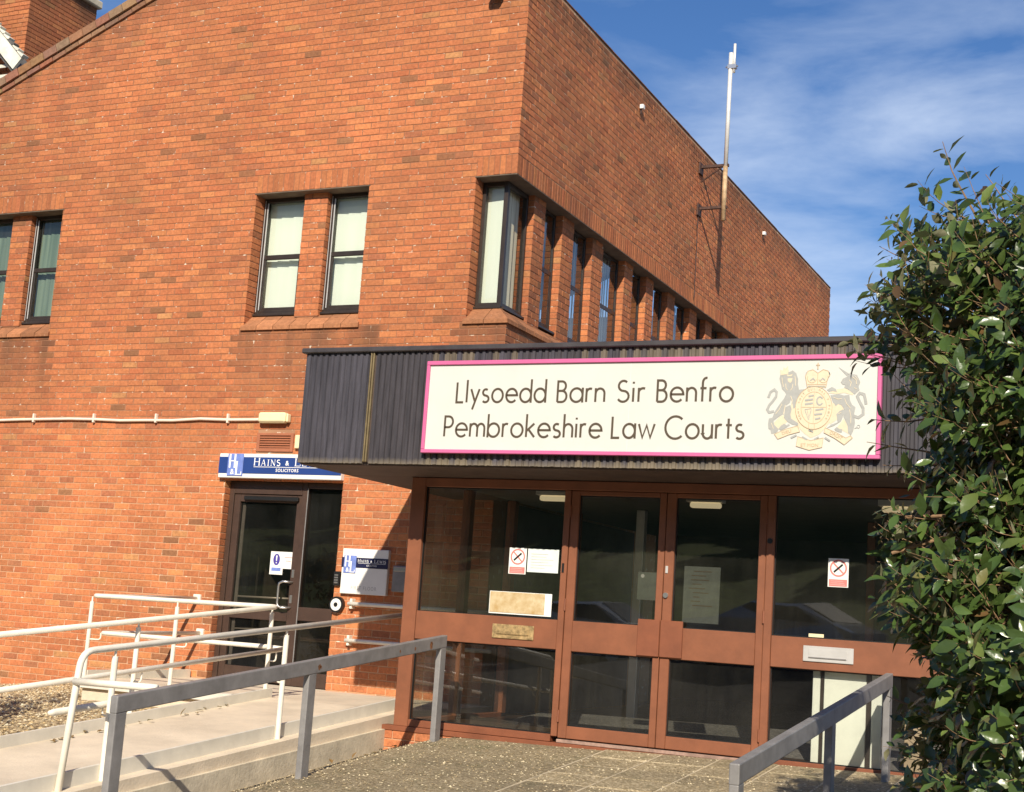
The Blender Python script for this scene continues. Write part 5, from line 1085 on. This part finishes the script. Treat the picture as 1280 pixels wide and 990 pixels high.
# ------------------------------------------------------------------ evergreen shrub
def leaf_geo(p, d_, up, ln, wd, fold, curl):
    d_ = d_.normalized(); s_ = d_.cross(up)
    if s_.length < 1e-3: s_ = d_.cross(Vector((1, .3, .1)))
    s_.normalize(); n_ = s_.cross(d_).normalized()
    prof = [(0, .0), (.16, .55), (.42, 1.0), (.72, .72), (1.0, .0)]; V = []
    for t, w_ in prof:
        c_ = p+d_*(t*ln)-n_*(curl*ln*t*t)
        if w_ == 0: V.append(c_)
        else:
            wv = R.uniform(-.05, .05)*wd; e_ = s_*(w_*wd/2); V += [c_-e_+n_*(fold*w_*wd/2+wv), c_, c_+e_+n_*(fold*w_*wd/2-wv)]
    F = [(0, 2, 1), (0, 3, 2)]
    for k in (1, 4): F += [(k, k+1, k+4, k+3), (k+1, k+2, k+5, k+4)]
    F += [(7, 8, 10), (8, 9, 10)]
    return V, F
def leaf_tone():
    k = R.random()
    if k < .50: c = (.056, .098, .022)
    elif k < .80: c = (.088, .140, .032)
    elif k < .95: c = (.13, .175, .042)
    elif k < .975: c = (.16, .15, .05)
    else: c = (.13, .075, .03)
    f = R.uniform(.55, 1.12); return tuple(v*f for v in c)
def shoot(LV, TW, p, d_, ln, nl, size=1.0, r=.0032):
    d_ = d_.normalized(); ov = Vector((p[0]-6.42, p[1]+7.0, 0)); ov = ov.normalized() if ov.length > .05 else Vector((0, -1, 0)); pts = [Vector(p)]; dd = d_.copy(); seg = 6
    for i in range(seg):
        dd = (dd+Vector((R.uniform(-.16, .16), R.uniform(-.16, .16), R.uniform(-.06, .20)))).normalized(); pts.append(pts[-1]+dd*(ln/seg))
    TW.append((pts, [r*(1-.75*i/seg) for i in range(seg+1)])); a = R.uniform(0, 6.28)
    for i in range(nl):
        t = .12+.88*(i+R.uniform(-.2, .2))/nl; f = min(max(t, 0), 1)*seg; k = min(int(f), seg-1); q = pts[k].lerp(pts[k+1], f-k); ax = (pts[k+1]-pts[k]).normalized(); a += 2.4+R.uniform(-.4, .4)
        u = ax.cross(Vector((.2, .1, 1)) if abs(ax.z) < .95 else Vector((1, 0, 0))).normalized(); v = ax.cross(u)
        o_ = (u*math.cos(a)+v*math.sin(a)); ld = (o_*R.uniform(.7, 1.1)+ax*R.uniform(.25, .8)+Vector((0, 0, R.uniform(-.55, .25)))).normalized()
        upv = (ov*.75+Vector((0, -.35, .62))+Vector((R.uniform(-.65, .65), R.uniform(-.65, .65), R.uniform(-.5, .5)))).normalized()
        L_ = size*R.uniform(.050, .110)*(1-.35*(t > .9)); LV.append((leaf_geo(q+o_*.008, ld, upv, L_, L_*R.uniform(.40, .54), R.uniform(.05, .45), R.uniform(-.05, .35)), leaf_tone()))
SC = Vector((6.42, -7.0, 0)); SG = -.55
def crown_r(z, a):
    h_ = (z-SG)/3.34
    if h_ < 0 or h_ > 1: return 0
    base = (1.03-.10*math.exp(-((z-1.55)/.38)**2))*(min(1, .72+h_*1.1) if h_ < .3 else 1-.22*max(0, h_-.86)/.14)
    return base*(1+.13*math.sin(3*a+z*2.1)+.10*math.sin(5*a-z*3.7+1)+.07*math.sin(z*6.3+a*2))
LV, TW = [], []
for i in range(3000):
    z = SG+.05+3.22*R.random()**.85; a = R.uniform(0, 2*math.pi)
    if R.random() < .45: a = math.pi+R.uniform(-1.2, 1.5)        # more shoots on the side that is looked at
    r = crown_r(z, a)*(1-(.95 if z > 2.5 else .62)*R.random()**(1.2 if z > 2.5 else 1.9))
    p = Vector((SC.x+r*math.cos(a)*.9, SC.y+r*math.sin(a)*.9, z))
    out = Vector((math.cos(a), math.sin(a), R.uniform(-.35, .75)))
    ln = R.uniform(.16, .38); shoot(LV, TW, p-out.normalized()*ln*.55, out, ln, R.randint(8, 13), R.uniform(.8, 1.12))
# leading shoots that break the outline towards the sign and the sky
for (x, y, z), (dx, dy, dz), ln, nl in (((5.72, -7.0, 2.78), (-.35, .0, .55), .42, 13), ((5.95, -7.0, 2.66), (-.3, 0, .7), .42, 12), ((5.62, -6.9, 2.55), (-.75, .1, .28), .42, 14), ((5.55, -6.95, 2.30), (-.9, .05, .05), .34, 13),
        ((5.60, -6.9, 2.10), (-.85, .0, .38), .44, 15), ((5.58, -6.95, 1.92), (-.9, .1, -.1), .34, 13), ((5.66, -6.9, 1.72), (-.8, 0, -.25), .36, 12), ((5.60, -6.9, 1.75), (-.95, .1, .12), .40, 9), ((6.15, -7.0, 2.55), (.05, 0, 1), .36, 10), ((6.35, -7.0, 2.5), (.2, 0, 1), .34, 9),
        ((5.55, -6.85, 1.12), (-.55, 0, .75), .42, 6), ((5.62, -6.85, 1.28), (-.28, 0, .9), .42, 6), ((5.70, -6.85, 1.38), (-.3, 0, .7), .34, 9), ((5.58, -6.85, .92), (-.8, 0, .1), .26, 8), ((5.62, -6.8, .62), (-.9, 0, -.15), .30, 10), ((5.66, -6.8, .45), (-.75, .1, -.3), .28, 10), ((5.75, -6.8, .25), (-.5, .1, -.5), .3, 10)):
    shoot(LV, TW, (x, y, z), Vector((dx, dy, dz)), ln, nl, 1.0, .006)
for i in range(34):
    shoot(LV, TW, (R.uniform(5.5, 5.85), R.uniform(-7.2, -6.8), R.uniform(2.45, 2.80)), Vector((R.uniform(-.9, -.2), R.uniform(-.4, .1), R.uniform(-.15, .35))), R.uniform(.16, .30), R.randint(9, 13), .9)
for i in range(120):
    x = R.uniform(5.5, 6.5); zt = 2.30+.42*min(1, (x-5.35)/.45); shoot(LV, TW, (x, R.uniform(-7.5, -6.7), R.uniform(zt-.4, zt-.05)), Vector((R.uniform(-.8, .1), R.uniform(-.5, .1), R.uniform(.1, .7))), R.uniform(.2, .34), R.randint(9, 13))
SH = thing('evergreen_shrub', 'tall glossy evergreen bush at the right in front of the porch', 'bush', (SC.x, SC.y, SG))
mb = MB(); mb.tube([(SC.x, SC.y, SG-.05), (SC.x-.03, SC.y+.02, .3), (SC.x+.02, SC.y, 1.2), (SC.x-.02, SC.y, 2.2), (SC.x, SC.y, 3.0)], [.075, .06, .045, .03, .012], 10); obj('trunk', mb, M_bark, SH, smooth=True)
for i in range(26):
    a = R.uniform(0, 6.28) if i > 12 else math.pi+R.uniform(-1, 1.2); z = SG+.3+i*.115; r = crown_r(z+.4, a)*.82
    mb = MB(); mb.tube([(SC.x, SC.y, z), (SC.x+r*.4*math.cos(a), SC.y+r*.4*math.sin(a), z+.16), (SC.x+r*.9*math.cos(a), SC.y+r*.9*math.sin(a), z+.42)], [.022, .014, .006], 7); obj('branch', mb, M_bark, SH, smooth=True)
mb = MB()
for pts_, rs in TW: mb.tube(pts_, rs, 5, caps=False)
obj('twigs', mb, M_twig, SH, kind='stuff')
for (x, y, z), (dx, dy, dz), ln in (((5.50, -7.42, 1.02), (.55, -.2, .6), .22), ((5.72, -7.60, .98), (.2, -.2, .75), .20), ((5.45, -7.45, 1.27), (.8, 0, .28), .22), ((5.50, -7.45, 1.42), (.9, 0, .06), .16), ((5.78, -7.55, .90), (.6, 0, .55), .26), ((6.0, -7.6, 1.4), (.7, 0, .35), .2)):
    e = Vector((x, y, z))+Vector((dx, dy, dz)).normalized()*ln; obj('cut_branch', MB().tube([(x, y, z), tuple(e)], [.008, .007], 8), M_twig, SH)
def lscore(e):
    V = e[0][0]; c = V[5]; q = project(c)
    if not (0 < q[0] < 1280 and 0 < q[1] < 990): return 0
    px = [project(v)[:2] for v in (V[0], V[4], V[10], V[6])]; ar = 0
    for i in range(4): ar += px[i][0]*px[(i+1) % 4][1]-px[(i+1) % 4][0]*px[i][1]
    cen = project((SC.x, SC.y, c.z)); f = 1 if q[2] < cen[2]-.45 or q[0] < cen[0]-150 else .05
    return abs(ar)*f
lr = sorted(LV, key=lambda e: -lscore(e))
for (V, F), tn in lr[:300]:
    mb = MB(); mb.cur = tn; mb.add(V, F); obj('leaf', mb, M_leaf, SH, origin=tuple(V[0]), smooth=True)
mb = MB()
for (V, F), tn in lr[300:]: mb.cur = tn; mb.add(V, F)
obj('foliage', mb, M_leaf, SH, smooth=True, kind='stuff')
# made-up hedge out of view on the left, added to shadow the gravel
LV2, TW2 = [], []
HC = Vector((-4.0, -4.85, 0))
for i in range(620):
    x, y = R.uniform(-1.3, 1.1), R.uniform(-.38, .38); zt = zl(HC.x+x, HC.y+y)
    p = Vector((HC.x+x, HC.y+y, zt+R.uniform(.1, 2.35))); shoot(LV2, TW2, p, Vector((R.uniform(-1, 1), R.uniform(-1, 1), R.uniform(-.2, 1))), .25, 9, 1.1)
he = thing('shadow_hedge', 'unseen hedge added left of the ramp to cast the gravel shadow', 'hedge', (HC.x, HC.y, zl(HC.x, HC.y))); mb = MB()
for (V, F), tn in LV2: mb.cur = tn; mb.add(V, F)
obj('foliage', mb, M_leaf, he, smooth=True, kind='stuff'); mb = MB()
for k in range(7): mb.tube([(HC.x-1.1+k*.35, HC.y, zl(HC.x, HC.y)-.1), (HC.x-1.1+k*.35, HC.y+.05, 1.2)], [.02, .012], 6)
obj('stem', mb, M_bark, he)
# fallen leaves against the ramp kerb and by the plinth
lit = MB()
for k in range(26):
    if k < 18: x, y = -1.39+R.uniform(0, .09), R.uniform(-5.0, -2.4); z = zd(y)+.012
    else: x, y = .18+R.uniform(0, .25), R.uniform(-3.2, -2.3); z = zr(x, y)+.012
    V, F = leaf_geo(Vector((x, y, z)), Vector((R.uniform(-1, 1), R.uniform(-1, 1), R.uniform(0, .3))), Z, R.uniform(.05, .09), .035, .4, .2); lit.cur = (.22, .13, .05); lit.add(V, F)
obj('leaf_litter', lit, M_leaf, None, kind='stuff')

# ------------------------------------------------------------------ behind the viewer: car park, grass bank and trees that the glass mirrors
mb = MB(); prof = [(-25.5, .45), (-28, 1.0), (-36, 2.6), (-46, 4.6), (-60, 7.6), (-90, 8.6)]
gx = [-120+i*8 for i in range(31)]
V = [(x, y+1.2*math.sin(x*.13), z+.25*math.sin(x*.21+y)) for y, z in prof for x in gx]; n_ = len(gx)
obj('grass_bank', MB().add(V, [(j*n_+i+1, j*n_+i, (j+1)*n_+i, (j+1)*n_+i+1) for j in range(len(prof)-1) for i in range(n_-1)]), M_grassm, None, kind='structure')
rng = R; mb = MB()
for i in range(12000):
    x = rng.uniform(-95, 75); y = -63+rng.uniform(-5, 3.5); hmax = 10.5+2.2*math.sin(x*.31)+1.4*math.sin(x*.83+2); z = 7.0+hmax*rng.random()**.9; s = rng.uniform(.7, 1.6); a, b = rng.uniform(0, 6.28), rng.uniform(-1, 1); k = rng.uniform(.6, 1.3)
    mb.cur = (.030*k, .048*k, .014*k); u = Vector((math.cos(a), math.sin(a)*.5, b)).normalized()*s; v = u.cross(Vector((rng.uniform(-1, 1), 1, rng.uniform(-1, 1)))).normalized()*s*.8; c = Vector((x, y, z)); mb.add([c-u, c-v, c+u, c+v], [(0, 1, 2, 3)])
obj('tree_belt', mb, M_leaf, None, kind='stuff')
def car(x, y, z, rz, paint, label):
    t_ = thing('parked_car', label, 'car', (x, y, z), 'cars parked behind the viewer'); ca, sa = math.cos(rz), math.sin(rz)
    T = lambda a, b, c: (x+a*ca-b*sa, y+a*sa+b*ca, z+c)
    side_ = [(-2.05, .28), (-2.1, .62), (-2.0, .92), (-1.3, .98), (-.55, 1.42), (.75, 1.44), (1.55, 1.02), (2.02, .86), (2.1, .5), (2.05, .26)]
    mb = MB(); n_ = len(side_); V = []
    for b, k in ((-.86, 1), (-.62, 1), (.62, 1), (.86, 1)):
        for a, c in side_: cc = c if abs(b) < .8 or c < .95 else .95+(c-.95)*.86; V.append(T(a*(1 if abs(b) < .8 else .985), b*(1 if c < 1 else .86), cc))
    F = [(j*n_+i, (j+1)*n_+i, (j+1)*n_+(i+1) % n_, j*n_+(i+1) % n_) for j in range(3) for i in range(n_)]+[tuple(range(n_)), tuple(3*n_+i for i in range(n_))[::-1]]
    obj('body', mb.add(V, F), paint, t_, smooth=False)
    for s_ in (-1, 1):
        obj('side_window', MB().poly([T(-1.15, s_*.80, 1.0), T(1.3, s_*.80, 1.02), T(.7, s_*.762, 1.37), T(-.5, s_*.762, 1.36)]), M_black, t_)
        for a in (-1.3, 1.3):
            wv = [T(a+.31*math.cos(2*math.pi*i/18), s_*.88, .31+.31*math.sin(2*math.pi*i/18)) for i in range(18)]; wi = [T(a+.31*math.cos(2*math.pi*i/18), s_*.66, .31+.31*math.sin(2*math.pi*i/18)) for i in range(18)]
            wh = obj('wheel', MB().add(wv+wi, [tuple(range(18))]+[(i, (i+1) % 18, 18+(i+1) % 18, 18+i) for i in range(18)]), M_tyre, t_); obj('hub_cap', MB().poly([T(a+.19*math.cos(2*math.pi*i/14), s_*.885, .31+.19*math.sin(2*math.pi*i/14)) for i in range(14)]), M_steel, wh)
    obj('windscreen', MB().poly([T(.80, -.56, 1.425), T(1.50, -.62, 1.06), T(1.50, .62, 1.06), T(.80, .56, 1.425)]), M_black, t_)
for x, y, rz, p, l_ in ((-1.2, -21.5, .25, 0, 'silver car mirrored faintly in the right hand door glass'), (3.6, -22.0, -.1, 1, 'blue car mirrored faintly in the right hand pane'), (-6.2, -22.3, .15, 2, 'white car mirrored faintly in the left hand door glass')):
    car(x, y, zg(x, y)-.02, rz, M_carp[p], l_)
